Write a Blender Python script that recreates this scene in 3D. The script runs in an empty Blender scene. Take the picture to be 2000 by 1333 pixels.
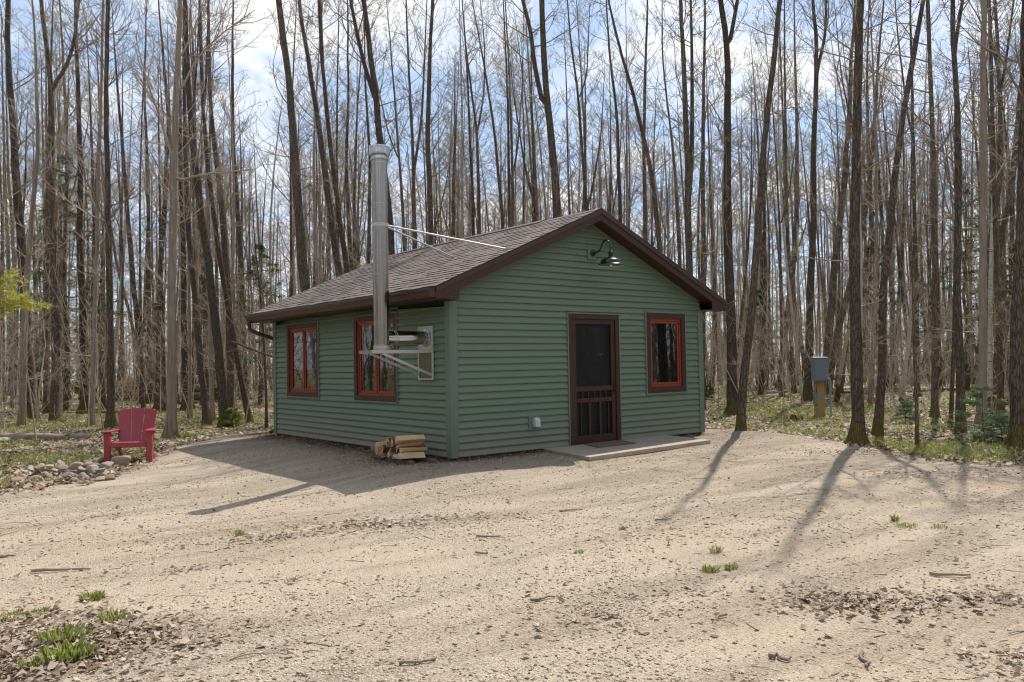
import bpy, bmesh, math, random
import numpy as np
from mathutils import Matrix, Vector

PI = math.pi
rng = np.random.default_rng(11)
random.seed(7)
scn = bpy.context.scene
COL = scn.collection

# ---------------------------------------------------------------- survey: where the photographer stood
FPX = 1593.74                       # focal length in pixels of a 2000 px wide frame
PITCH, ROLL, YAW = 0.0263, 0.0178, 0.6730
CAM = np.array([-6.5385, -9.599, 1.3325])
_F = np.array([math.sin(YAW)*math.cos(PITCH), math.cos(YAW)*math.cos(PITCH), math.sin(PITCH)])
_R0 = np.array([math.cos(YAW), -math.sin(YAW), 0.0])
_U0 = np.cross(_R0, _F)
_R = _R0*math.cos(ROLL) - _U0*math.sin(ROLL)
_U = _R0*math.sin(ROLL) + _U0*math.cos(ROLL)

def sight(px, py):
    return _F + _R*(px-1000)/FPX + _U*(666.5-py)/FPX

def on_ground(px, py, z=-0.22):
    d = sight(px, py); return CAM + d*((z-CAM[2])/d[2])

def at_depth(px, py, depth):
    return CAM + sight(px, py)*depth

# ---------------------------------------------------------------- the cabin's main measures (metres)
W, L = 5.54, 6.27           # gable front along x, long side along y
CO = 0.1016                 # one siding course
RIDGE, SLOPE = 3.79, 0.4357
XM = W/2
OVX, OVY = 0.42, 0.28       # overhang of eaves, of gable

def roof_z(x):
    return RIDGE - SLOPE*abs(x-XM)

def smooth(a, b, t):
    t = np.clip((t-a)/(b-a), 0, 1); return t*t*(3-2*t)

def terrain(x, y):
    x = np.asarray(x, float); y = np.asarray(y, float)
    dx = np.maximum(np.maximum(-x, 0), x-W); dy = np.maximum(np.maximum(-y, 0), y-L)
    d = np.hypot(dx, dy)
    z = -0.22 + 0.165*(1-smooth(0.7, 3.0, d))
    far = smooth(3.0, 14.0, d)
    z = z + far*(0.05*np.sin(0.45*x+1.3)*np.sin(0.38*y+.4) + 0.025*np.sin(1.3*x+.7*y) )
    z = z + 0.010*np.sin(2.1*x+0.4*y)*np.sin(1.7*y-0.6*x)
    return z

def terr(x, y):
    return float(terrain(x, y))

# ---------------------------------------------------------------- tagging, linking
def tag(o, label=None, cat=None, group=None, kind=None):
    if label: o['label'] = label
    if cat: o['category'] = cat
    if group: o['group'] = group
    if kind: o['kind'] = kind
    return o

def thing(name, label, cat, loc=(0, 0, 0), rotz=0.0, group=None):
    o = bpy.data.objects.new(name, None); COL.objects.link(o)
    o.empty_display_size = 0.2
    o.location = loc; o.rotation_euler = (0, 0, rotz)
    return tag(o, label, cat, group)

def link(name, me, parent=None, loc=None):
    o = bpy.data.objects.new(name, me); COL.objects.link(o)
    if parent is not None: o.parent = parent
    if loc is not None: o.location = loc
    return o

def np_mesh(name, verts, faces, mat=None, smooth_shade=False, tint=None):
    """verts (N,3); faces: list of (M,k) index arrays"""
    me = bpy.data.meshes.new(name)
    verts = np.asarray(verts, np.float32)
    if not isinstance(faces, (list, tuple)): faces = [faces]
    faces = [np.asarray(f, np.int32) for f in faces if len(f)]
    me.vertices.add(len(verts)); me.vertices.foreach_set('co', verts.ravel())
    loops = np.concatenate([f.ravel() for f in faces])
    sizes = np.concatenate([np.full(len(f), f.shape[1], np.int32) for f in faces])
    starts = np.concatenate([[0], np.cumsum(sizes)[:-1]]).astype(np.int32)
    me.loops.add(len(loops)); me.loops.foreach_set('vertex_index', loops)
    me.polygons.add(len(sizes)); me.polygons.foreach_set('loop_start', starts)
    if smooth_shade: me.polygons.foreach_set('use_smooth', np.ones(len(sizes), bool))
    if tint is not None:
        t = np.asarray(tint, np.float32)
        if t.ndim == 1: t = np.stack([t, t, t], 1)
        at = me.color_attributes.new('tint', 'FLOAT_COLOR', 'POINT')
        at.data.foreach_set('color', np.concatenate([t, np.ones((len(t), 1), np.float32)], 1).ravel())
    me.update(calc_edges=True); me.validate()
    if mat: me.materials.append(mat)
    return me

class MB:
    """collects shapes for ONE mesh object"""
    def __init__(s): s.v = []; s.f = []; s.t = []
    def add(s, vs, fs, tint=0.5):
        n = len(s.v); s.v += [tuple(v) for v in vs]; s.f += [tuple(i+n for i in f) for f in fs]
        s.t += [tint]*len(vs); return s
    def box(s, a, b, tint=0.5):
        x0, y0, z0 = a; x1, y1, z1 = b
        vs = [(x, y, z) for z in (z0, z1) for y in (y0, y1) for x in (x0, x1)]
        return s.add(vs, [(0, 2, 3, 1), (4, 5, 7, 6), (0, 1, 5, 4), (2, 6, 7, 3), (0, 4, 6, 2), (1, 3, 7, 5)], tint)
    def bar(s, p, q, w, h, up=(0, 0, 1), tint=0.5):
        p, q, up = Vector(p), Vector(q), Vector(up)
        d = (q-p).normalized(); a = d.cross(up).normalized()*w/2; b = a.cross(d).normalized()*h/2
        vs = [c+sa*a+sb*b for c in (p, q) for sb in (-1, 1) for sa in (-1, 1)]
        return s.add(vs, [(0, 2, 3, 1), (4, 5, 7, 6), (0, 1, 5, 4), (2, 6, 7, 3), (0, 4, 6, 2), (1, 3, 7, 5)], tint)
    def prism(s, poly, vec, tint=0.5):
        n = len(poly); vec = Vector(vec)
        vs = [Vector(p) for p in poly] + [Vector(p)+vec for p in poly]
        fs = [tuple(range(n-1, -1, -1)), tuple(range(n, 2*n))] + [(i, (i+1) % n, n+(i+1) % n, n+i) for i in range(n)]
        return s.add(vs, fs, tint)
    def tube(s, path, r, n=12, cap=True, tint=0.5):
        path = [Vector(p) for p in path]; K = len(path)
        rs = r if isinstance(r, (list, tuple)) else [r]*K
        a = None; vs = []
        for k in range(K):
            t = (path[min(k+1, K-1)]-path[max(k-1, 0)]).normalized()
            if a is None: a = t.cross(Vector((0, 0, 1)) if abs(t.z) < .9 else Vector((1, 0, 0))).normalized()
            else: a = (a-t*a.dot(t)).normalized()
            b = t.cross(a)
            vs += [path[k]+rs[k]*(math.cos(2*PI*i/n)*a+math.sin(2*PI*i/n)*b) for i in range(n)]
        fs = [(k*n+i, k*n+(i+1) % n, (k+1)*n+(i+1) % n, (k+1)*n+i) for k in range(K-1) for i in range(n)]
        if cap: fs += [tuple(range(n-1, -1, -1)), tuple((K-1)*n+i for i in range(n))]
        return s.add(vs, fs, tint)
    def lathe(s, prof, c, axis='z', n=32, tint=0.5):
        """prof: (radius, along) pairs"""
        vs = []
        for r, h in prof:
            for i in range(n):
                a, b = r*math.cos(2*PI*i/n), r*math.sin(2*PI*i/n)
                vs.append(Vector(c) + (Vector((a, b, h)) if axis == 'z' else Vector((h, a, b)) if axis == 'x' else Vector((a, h, b))))
        K = len(prof)
        fs = [(k*n+i, k*n+(i+1) % n, (k+1)*n+(i+1) % n, (k+1)*n+i) for k in range(K-1) for i in range(n)]
        fs += [tuple(range(n-1, -1, -1)), tuple((K-1)*n+i for i in range(n))]
        return s.add(vs, fs, tint)
    def build(s, name, mat, parent=None, smooth_shade=False, bevel=0.0, loc=None):
        me = bpy.data.meshes.new(name)
        me.from_pydata([tuple(v) for v in s.v], [], s.f)
        at = me.color_attributes.new('tint', 'FLOAT_COLOR', 'POINT')
        at.data.foreach_set('color', np.array([(t, t, t, 1) for t in s.t], np.float32).ravel())
        bm = bmesh.new(); bm.from_mesh(me); bmesh.ops.recalc_face_normals(bm, faces=bm.faces); bm.to_mesh(me); bm.free()
        if mat: me.materials.append(mat)
        o = link(name, me, parent, loc)
        if smooth_shade:
            me.polygons.foreach_set('use_smooth', np.ones(len(me.polygons), bool))
            me.set_sharp_from_angle(angle=math.radians(38))
        if bevel:
            m = o.modifiers.new('bevel', 'BEVEL'); m.width = bevel; m.segments = 2; m.limit_method = 'ANGLE'
        return o

# ---------------------------------------------------------------- materials
def new_mat(name):
    m = bpy.data.materials.new(name); m.use_nodes = True
    nt = m.node_tree; nt.nodes.clear()
    out = nt.nodes.new('ShaderNodeOutputMaterial'); b = nt.nodes.new('ShaderNodeBsdfPrincipled')
    nt.links.new(b.outputs[0], out.inputs[0])
    return m, nt, b

def node(nt, kind, **kw):
    n = nt.nodes.new(kind)
    for k, v in kw.items():
        if k in n.inputs.keys(): n.inputs[k].default_value = v
        else: setattr(n, k, v)
    return n

def setin(nt, sock, v):
    if hasattr(v, 'links') or isinstance(v, bpy.types.NodeSocket): nt.links.new(v, sock)
    else: sock.default_value = v

def coords(nt, scale=(1, 1, 1), kind='Object'):
    tc = nt.nodes.new('ShaderNodeTexCoord'); mp = nt.nodes.new('ShaderNodeMapping')
    mp.inputs['Scale'].default_value = scale
    nt.links.new(tc.outputs[kind], mp.inputs[0]); return mp.outputs[0]

def noise(nt, vec, scale, detail=4, rough=.55, dist=0.0):
    n = nt.nodes.new('ShaderNodeTexNoise'); n.inputs['Scale'].default_value = scale
    n.inputs['Detail'].default_value = detail; n.inputs['Roughness'].default_value = rough; n.inputs['Distortion'].default_value = dist
    if vec is not None: nt.links.new(vec, n.inputs['Vector'])
    return n.outputs['Fac']

def ramp(nt, fac, stops):
    r = nt.nodes.new('ShaderNodeValToRGB'); nt.links.new(fac, r.inputs[0])
    el = r.color_ramp.elements
    while len(el) < len(stops): el.new(0.5)
    for e, (p, c) in zip(el, stops):
        e.position = p; e.color = (c, c, c, 1) if isinstance(c, (int, float)) else (*c, 1)
    return r.outputs[0]

def mix(nt, fac, a, b, mode='MIX'):
    n = nt.nodes.new('ShaderNodeMix'); n.data_type = 'RGBA'; n.blend_type = mode
    for i, v in ((0, fac), (6, a), (7, b)):
        if isinstance(v, tuple): v = (*v, 1) if len(v) == 3 else v
        setin(nt, n.inputs[i], v)
    return n.outputs[2]

def mth(nt, op, a, b=0.0, clamp=False):
    n = nt.nodes.new('ShaderNodeMath'); n.operation = op; n.use_clamp = clamp
    setin(nt, n.inputs[0], a); setin(nt, n.inputs[1], b); return n.outputs[0]

def bump(nt, bsdf, h, strength=.4, dist=.01):
    n = nt.nodes.new('ShaderNodeBump'); n.inputs['Strength'].default_value = strength; n.inputs['Distance'].default_value = dist
    nt.links.new(h, n.inputs['Height']); nt.links.new(n.outputs[0], bsdf.inputs['Normal'])

def sep(nt, vec):
    s = nt.nodes.new('ShaderNodeSeparateXYZ'); nt.links.new(vec, s.inputs[0]); return s.outputs

def tint_of(nt):
    a = nt.nodes.new('ShaderNodeVertexColor'); a.layer_name = 'tint'; return a.outputs[0]

def objrand(nt):
    return nt.nodes.new('ShaderNodeObjectInfo').outputs['Random']

def painted(name, col, rough=.5, var=.12, scale=6, bumpy=.1, spec=.4, stretch=(1, 1, 1), metal=0.0):
    m, nt, b = new_mat(name)
    v = coords(nt, stretch); n = noise(nt, v, scale, 6, .6); n2 = noise(nt, v, scale*9, 3)
    c = mix(nt, mth(nt, 'MULTIPLY', n, 1.0), tuple(x*(1-var) for x in col), tuple(min(1, x*(1+var)) for x in col))
    nt.links.new(c, b.inputs['Base Color'])
    b.inputs['Roughness'].default_value = rough; b.inputs['Specular IOR Level'].default_value = spec; b.inputs['Metallic'].default_value = metal
    if bumpy: bump(nt, b, n2, bumpy, .003)
    return m

M = {}
# siding: faint wood grain pressed in vinyl, a little dust towards the ground
def siding_mat():
    m, nt, b = new_mat('green_siding')
    g = coords(nt, (1, 1, 14)); tc = coords(nt)
    n = noise(nt, g, 5, 6, .65); n2 = noise(nt, tc, 1.3, 3)
    z = sep(nt, tc)[2]
    base = mix(nt, n, (.112, .17, .113), (.154, .225, .154))
    cs = noise(nt, coords(nt, (.25, .25, 9.84)), 1.0, 2)
    base = mix(nt, mth(nt, 'MULTIPLY', cs, .4), base, (.165, .225, .165))
    base = mix(nt, mth(nt, 'MULTIPLY', n2, .35), base, (.19, .225, .175))
    dirt = mth(nt, 'MULTIPLY', mth(nt, 'SUBTRACT', .55, z, True), mth(nt, 'MULTIPLY', noise(nt, tc, 3, 6, .7), 2.3))
    nt.links.new(mix(nt, dirt, base, (.26, .23, .18)), b.inputs['Base Color'])
    b.inputs['Roughness'].default_value = .48; b.inputs['Specular IOR Level'].default_value = .4
    bump(nt, b, n, .25, .002)
    return m
M['siding'] = siding_mat()
M['siding_trim'] = painted('green_trim', (.15, .2, .165), .5, .08, 5)
M['brown'] = painted('brown_paint', (.058, .026, .021), .45, .18, 7, .15)
M['brown_metal'] = painted('brown_metal', (.06, .03, .024), .35, .12, 3, .04, .5)
M['soffit'] = painted('brown_soffit', (.045, .022, .018), .5, .1, 5)
M['red'] = painted('red_frame', (.3, .05, .024), .42, .14, 8, .08)
M['black'] = painted('black_metal', (.012, .012, .014), .25, .1, 8, .03, .6)
M['dark'] = painted('dark_interior', (.012, .008, .007), .7, .1, 4, 0)
M['inner_door'] = painted('inner_door', (.028, .014, .012), .4, .1, 6, 0)
M['white_plastic'] = painted('white_plastic', (.55, .57, .58), .4, .05, 6, 0)
M['lamp_white'] = painted('lamp_enamel', (.8, .72, .6), .3, .03, 6, 0)
M['yellow'] = painted('yellow_label', (.75, .6, .06), .5, .05, 6, 0)
M['gold'] = painted('tan_label', (.55, .38, .17), .5, .05, 6, 0)
M['olive'] = painted('olive_panel', (.13, .13, .085), .5, .12, 6, .05)
M['grey_box'] = painted('grey_steel', (.16, .205, .24), .45, .08, 4, .05, .5)
M['conduit'] = painted('grey_conduit', (.3, .32, .34), .4, .08, 6, .03)
M['orange'] = painted('orange_tag', (.8, .18, .08), .5, .05, 6, 0)
M['chair'] = painted('red_resin', (.37, .058, .076), .4, .12, 3, .05, .5)
M['galv'] = painted('galvanised', (.54, .53, .51), .42, .2, 10, .05, .5, metal=.35)

def steel_mat(name, ca, cb, rough):
    m, nt, b = new_mat(name)
    n = noise(nt, coords(nt, (9, 9, .25)), 4, 4); n2 = noise(nt, coords(nt), 7, 4)
    nt.links.new(mix(nt, n, ca, cb), b.inputs['Base Color'])
    b.inputs['Metallic'].default_value = 1
    nt.links.new(mth(nt, 'ADD', mth(nt, 'MULTIPLY', n2, .16), rough), b.inputs['Roughness'])
    bump(nt, b, n, .05, .002)
    return m
M['steel'] = steel_mat('stainless_pipe', (.28, .26, .225), (.56, .53, .475), .09)
M['steel_bright'] = steel_mat('bright_steel', (.5, .5, .5), (.66, .65, .63), .05)

def glass_mat():
    m, nt, b = new_mat('window_glass')
    b.inputs['Base Color'].default_value = (.006, .007, .007, 1); b.inputs['Roughness'].default_value = .015
    b.inputs['IOR'].default_value = 1.65; b.inputs['Specular IOR Level'].default_value = .6
    n = noise(nt, coords(nt), 2.2, 2); bump(nt, b, n, .06, .01)
    return m
M['glass'] = glass_mat()

def screen_mat():
    m, nt, b = new_mat('insect_screen')
    out = [n for n in nt.nodes if n.type == 'OUTPUT_MATERIAL'][0]
    tr = nt.nodes.new('ShaderNodeBsdfTransparent'); mx = nt.nodes.new('ShaderNodeMixShader')
    mx.inputs[0].default_value = .42
    b.inputs['Base Color'].default_value = (.015, .015, .016, 1); b.inputs['Roughness'].default_value = .6
    nt.links.new(tr.outputs[0], mx.inputs[1]); nt.links.new(b.outputs[0], mx.inputs[2]); nt.links.new(mx.outputs[0], out.inputs[0])
    return m
M['screen'] = screen_mat()

def shingle_mat():
    m, nt, b = new_mat('brown_shingles')
    t = tint_of(nt); v = coords(nt)
    g = noise(nt, v, 90, 3, .7); n = noise(nt, v, 1.2, 4)
    c = mix(nt, t, (.085, .062, .054), (.2, .152, .132))
    c = mix(nt, mth(nt, 'MULTIPLY', g, .5), c, (.25, .2, .175))
    c = mix(nt, mth(nt, 'MULTIPLY', n, .25), c, (.14, .125, .12))
    nt.links.new(c, b.inputs['Base Color']); b.inputs['Roughness'].default_value = .85
    bump(nt, b, g, .6, .004)
    return m
M['shingle'] = shingle_mat()

def bark_mat(name, lo, hi, moss, fiss=34, bands=False, depth=.7):
    m, nt, b = new_mat(name)
    v = coords(nt, (1, 1, .16)); o = coords(nt)
    vo = nt.nodes.new('ShaderNodeTexVoronoi'); vo.feature = 'DISTANCE_TO_EDGE'; vo.inputs['Scale'].default_value = fiss
    wn = noise(nt, v, 13, 6, .68)
    add = nt.nodes.new('ShaderNodeVectorMath'); add.operation = 'ADD'
    cmb = nt.nodes.new('ShaderNodeCombineXYZ'); nt.links.new(mth(nt, 'MULTIPLY', wn, .06), cmb.inputs[0]); nt.links.new(mth(nt, 'MULTIPLY', wn, -.05), cmb.inputs[1])
    nt.links.new(v, add.inputs[0]); nt.links.new(cmb.outputs[0], add.inputs[1]); nt.links.new(add.outputs[0], vo.inputs['Vector'])
    crack = ramp(nt, vo.outputs['Distance'], [(0, 0), (.16, 1)])
    big = noise(nt, o, 1.1, 4); r = objrand(nt)
    c = mix(nt, mth(nt, 'ADD', mth(nt, 'MULTIPLY', wn, .8), mth(nt, 'MULTIPLY', mth(nt, 'SUBTRACT', r, .5), .5), True), lo, hi)
    c = mix(nt, mth(nt, 'MULTIPLY', mth(nt, 'SUBTRACT', 1, crack), .0 if bands else depth), c, tuple(x*.32 for x in lo))
    # pale lichen patches
    li = ramp(nt, noise(nt, o, 4.5, 6, .7), [(.56, 0), (.66, 1)])
    c = mix(nt, mth(nt, 'MULTIPLY', li, .35), c, (.24, .24, .2))
    if bands:
        bn = ramp(nt, noise(nt, coords(nt, (1.5, 1.5, 9)), 2.2, 5, .7), [(.57, 0), (.64, 1)])
        c = mix(nt, bn, c, (.035, .028, .024))
    z = sep(nt, o)[2]
    ms = mth(nt, 'MULTIPLY', ramp(nt, mth(nt, 'SUBTRACT', mth(nt, 'MULTIPLY', noise(nt, o, 6, 6, .7), 2.1), mth(nt, 'ADD', mth(nt, 'MULTIPLY', z, 1.25), .3)), [(.1, 0), (.75, 1)]), moss)
    c = mix(nt, ms, c, mix(nt, noise(nt, o, 18, 3), (.1, .1, .014), (.26, .185, .03)))
    nt.links.new(c, b.inputs['Base Color']); b.inputs['Roughness'].default_value = .9; b.inputs['Specular IOR Level'].default_value = .2
    bump(nt, b, mth(nt, 'ADD', crack, mth(nt, 'MULTIPLY', wn, .8)), .3 if bands else .9, .018)
    return m
M['bark'] = bark_mat('ash_bark', (.1, .077, .059), (.26, .208, .163), .95)
M['bark_warm'] = bark_mat('aspen_bark', (.125, .09, .064), (.28, .21, .155), .8)
M['bark_far'] = bark_mat('far_bark', (.17, .135, .105), (.32, .26, .205), .4)
M['bark_pale'] = bark_mat('maple_bark', (.25, .205, .16), (.42, .355, .29), .6, 9, False, .12)
M['bark_birch'] = bark_mat('birch_bark', (.45, .41, .36), (.66, .62, .56), .3, 9, True)

def twig_mat(name, lo, hi):
    m, nt, b = new_mat(name)
    r = objrand(nt); n = noise(nt, coords(nt), 1.7, 3)
    c = mix(nt, mth(nt, 'MULTIPLY', mth(nt, 'ADD', r, n), .5), lo, hi)
    nt.links.new(c, b.inputs['Base Color']); b.inputs['Roughness'].default_value = .75; b.inputs['Specular IOR Level'].default_value = .3
    return m
M['twig'] = twig_mat('twig_bark', (.17, .125, .092), (.36, .28, .215))
M['twig_tan'] = twig_mat('tan_twig_bark', (.32, .25, .19), (.5, .41, .32))

def leafy(name, cols, rough=.6, trans=.25):
    """tint attribute 0..1 picks along the colours"""
    m, nt, b = new_mat(name)
    out = [n for n in nt.nodes if n.type == 'OUTPUT_MATERIAL'][0]
    k = len(cols)-1
    c = ramp(nt, tint_of(nt), [(i/k, col) for i, col in enumerate(cols)])
    nt.links.new(c, b.inputs['Base Color']); b.inputs['Roughness'].default_value = rough; b.inputs['Specular IOR Level'].default_value = .25
    if trans:
        t = nt.nodes.new('ShaderNodeBsdfTranslucent'); mx = nt.nodes.new('ShaderNodeMixShader'); mx.inputs[0].default_value = trans
        nt.links.new(c, t.inputs[0]); nt.links.new(b.outputs[0], mx.inputs[1]); nt.links.new(t.outputs[0], mx.inputs[2]); nt.links.new(mx.outputs[0], out.inputs[0])
    return m
M['dead_leaf'] = leafy('dead_leaf', [(.12, .075, .048), (.27, .185, .125), (.42, .33, .245), (.54, .46, .38)], .7, .15)
M['grass'] = leafy('grass_blade', [(.15, .2, .04), (.29, .35, .07), (.44, .43, .13), (.54, .46, .26)], .55, .3)
M['fresh_grass'] = leafy('fresh_grass', [(.1, .17, .02), (.2, .29, .04), (.34, .37, .09), (.52, .43, .22)], .5, .35)
M['needle'] = leafy('needles', [(.03, .06, .018), (.075, .125, .035), (.15, .2, .06)], .55, .2)
M['needle_yellow'] = leafy('yellow_needles', [(.26, .27, .04), (.44, .43, .06), (.6, .58, .16)], .5, .4)
M['needle_pale'] = leafy('pale_needles', [(.12, .19, .08), (.23, .31, .15), (.42, .5, .31)], .5, .25)
M['bud'] = leafy('bud_leaf', [(.26, .3, .07), (.38, .42, .12), (.45, .42, .2)], .5, .4)
M['pebble'] = leafy('pebble', [(.17, .13, .095), (.4, .31, .215), (.5, .41, .3), (.66, .6, .52)], .8, 0)

def stone_mat():
    m, nt, b = new_mat('field_stone')
    r = objrand(nt); v = coords(nt); n = noise(nt, v, 7, 6, .65); n2 = noise(nt, v, 40, 4, .7)
    c = ramp(nt, r, [(0, (.34, .19, .13)), (.25, (.2, .19, .19)), (.5, (.46, .35, .24)), (.75, (.14, .125, .12)), (1, (.4, .27, .2))])
    c = mix(nt, mth(nt, 'MULTIPLY', n, .5), c, mix(nt, r, (.1, .08, .07), (.5, .4, .3)))
    c = mix(nt, mth(nt, 'MULTIPLY', n2, .3), c, (.42, .38, .33))
    nt.links.new(c, b.inputs['Base Color']); b.inputs['Roughness'].default_value = .8
    bump(nt, b, n2, .5, .01); return m
M['stone'] = stone_mat()

def wood_mat(name, lo, hi, stretch, scale=9, rough=.7):
    m, nt, b = new_mat(name)
    v = coords(nt, stretch); n = noise(nt, v, scale, 6, .6, .6); r = objrand(nt); big = noise(nt, coords(nt), 2.5, 4)
    c = mix(nt, mth(nt, 'MULTIPLY', mth(nt, 'ADD', n, mth(nt, 'MULTIPLY', r, .6)), .65, True), lo, hi)
    c = mix(nt, mth(nt, 'MULTIPLY', ramp(nt, big, [(.5, 0), (.75, 1)]), .45), c, tuple(x*.5 for x in lo))
    nt.links.new(c, b.inputs['Base Color']); b.inputs['Roughness'].default_value = rough
    bump(nt, b, n, .5, .006); return m
M['split'] = wood_mat('split_wood', (.36, .2, .085), (.78, .58, .35), (1.1, 14, 14), 5)
M['split_end'] = wood_mat('cut_end', (.34, .19, .1), (.74, .56, .36), (7, 7, 7), 5)
M['split_bark'] = wood_mat('firewood_bark', (.07, .05, .038), (.2, .15, .115), (1, 7, 7), 7)
M['old_log'] = wood_mat('weathered_log', (.2, .15, .11), (.42, .34, .27), (8, 8, .7), 5)
M['plywood'] = wood_mat('weathered_plywood', (.3, .245, .18), (.44, .37, .285), (1.2, 10, 3), 4, .8)
M['post_wood'] = wood_mat('treated_post', (.28, .175, .07), (.45, .3, .135), (7, 7, .5), 5)
M['mat_fibre'] = painted('mat_fibre', (.2, .135, .105), .9, .2, 40, .5, .1)

def ground_mat():
    m, nt, b = new_mat('forest_floor')
    v = coords(nt); n = noise(nt, v, .32, 5, .6); f = noise(nt, v, 26, 5, .7); g = noise(nt, v, 9, 5, .7)
    leaf = mix(nt, f, (.15, .108, .075), (.44, .345, .25))
    leaf = mix(nt, ramp(nt, g, [(.45, 0), (.7, 1)]), leaf, (.42, .345, .265))
    green = mix(nt, f, (.14, .16, .04), (.34, .34, .11))
    c = mix(nt, mth(nt, 'MULTIPLY', ramp(nt, n, [(.42, 0), (.56, 1)]), ramp(nt, g, [(.35, .25), (.6, 1)])), leaf, green)
    nt.links.new(c, b.inputs['Base Color']); b.inputs['Roughness'].default_value = .95; b.inputs['Specular IOR Level'].default_value = .1
    bump(nt, b, mth(nt, 'ADD', f, g), .9, .04); return m
M['ground'] = ground_mat()

def yard_mat():
    m, nt, b = new_mat('sandy_gravel')
    v = coords(nt); st = coords(nt, (.55, 1.0, 1))
    big = noise(nt, v, .28, 5, .6, .4); mid = noise(nt, v, 1.4, 6, .65); f = noise(nt, v, 60, 4, .75); ff = noise(nt, v, 190, 3, .75)
    vo = nt.nodes.new('ShaderNodeTexVoronoi'); vo.inputs['Scale'].default_value = 85; nt.links.new(v, vo.inputs['Vector'])
    vc = sep(nt, vo.outputs['Color'])[0]
    sand = mix(nt, ramp(nt, big, [(.35, 0), (.65, 1)]), (.55, .43, .305), (.63, .525, .4))
    sand = mix(nt, ramp(nt, mid, [(.42, 0), (.7, .75)]), sand, (.5, .37, .245))
    grav = mix(nt, vc, (.25, .2, .15), (.62, .53, .42))
    gm = ramp(nt, mth(nt, 'ADD', mth(nt, 'MULTIPLY', mid, .5), mth(nt, 'MULTIPLY', big, .5)), [(.4, .2), (.58, .8)])
    c = mix(nt, gm, sand, grav)
    mp = nt.nodes.new('ShaderNodeMapping'); mp.inputs['Rotation'].default_value = (0, 0, YAW); mp.inputs['Scale'].default_value = (.22, 1.5, 1); nt.links.new(v, mp.inputs[0])
    sk = noise(nt, mp.outputs[0], 1.0, 6, .68, .3)
    c = mix(nt, mth(nt, 'MULTIPLY', ramp(nt, sk, [(.46, 0), (.6, 1)]), .8), c, mix(nt, vc, (.19, .145, .105), (.44, .35, .255)))
    c = mix(nt, mth(nt, 'MULTIPLY', ramp(nt, sk, [(.3, 1), (.45, 0)]), .4), c, (.6, .485, .34))
    c = mix(nt, mth(nt, 'MULTIPLY', ramp(nt, f, [(.34, 1), (.5, 0)]), .75), c, (.17, .125, .085))
    c = mix(nt, mth(nt, 'MULTIPLY', ramp(nt, ff, [(.54, 0), (.64, 1)]), .55), c, (.66, .56, .44))
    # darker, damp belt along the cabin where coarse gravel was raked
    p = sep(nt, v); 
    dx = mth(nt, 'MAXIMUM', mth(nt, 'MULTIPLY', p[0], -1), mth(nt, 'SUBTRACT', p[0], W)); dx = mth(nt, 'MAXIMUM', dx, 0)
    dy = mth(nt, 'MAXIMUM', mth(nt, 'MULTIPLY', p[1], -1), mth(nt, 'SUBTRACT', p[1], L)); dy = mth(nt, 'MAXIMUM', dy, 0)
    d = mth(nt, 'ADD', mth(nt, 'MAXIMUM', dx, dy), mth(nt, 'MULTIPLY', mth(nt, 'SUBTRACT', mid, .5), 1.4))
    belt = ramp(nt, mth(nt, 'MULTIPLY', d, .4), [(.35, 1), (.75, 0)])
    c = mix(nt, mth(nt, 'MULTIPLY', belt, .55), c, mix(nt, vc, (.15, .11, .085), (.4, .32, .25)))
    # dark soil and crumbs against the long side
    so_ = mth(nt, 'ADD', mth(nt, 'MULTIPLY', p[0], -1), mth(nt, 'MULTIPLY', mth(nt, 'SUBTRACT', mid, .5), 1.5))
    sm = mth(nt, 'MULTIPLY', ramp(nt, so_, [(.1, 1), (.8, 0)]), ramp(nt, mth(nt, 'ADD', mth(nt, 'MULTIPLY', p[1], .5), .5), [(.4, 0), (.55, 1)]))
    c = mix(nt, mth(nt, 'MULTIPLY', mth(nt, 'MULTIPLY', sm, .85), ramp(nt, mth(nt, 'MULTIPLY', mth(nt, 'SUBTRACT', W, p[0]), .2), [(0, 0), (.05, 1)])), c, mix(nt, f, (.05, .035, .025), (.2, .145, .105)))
    # faint mossy film
    gr = mth(nt, 'MULTIPLY', ramp(nt, noise(nt, v, .8, 5, .7), [(.6, 0), (.75, 1)]), .3)
    c = mix(nt, gr, c, (.36, .33, .14))
    nt.links.new(c, b.inputs['Base Color']); b.inputs['Roughness'].default_value = .95; b.inputs['Specular IOR Level'].default_value = .1
    h = mth(nt, 'ADD', mth(nt, 'ADD', mth(nt, 'MULTIPLY', f, 1.0), mth(nt, 'MULTIPLY', mid, 2.0)), mth(nt, 'MULTIPLY', vo.outputs['Distance'], 1.2))
    bump(nt, b, h, .75, .014); return m
M['yard'] = yard_mat()
M['path'] = painted('sand_path', (.5, .4, .28), .95, .15, 3, .3, .1)

# ================================================================ GROUND
def axis():
    a = np.concatenate([np.arange(-30, 34.01, .4), 34+np.cumsum(np.linspace(.6, 14, 40))])
    b = -30-np.cumsum(np.linspace(.6, 14, 40)); return np.concatenate([b[::-1], a])
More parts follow.
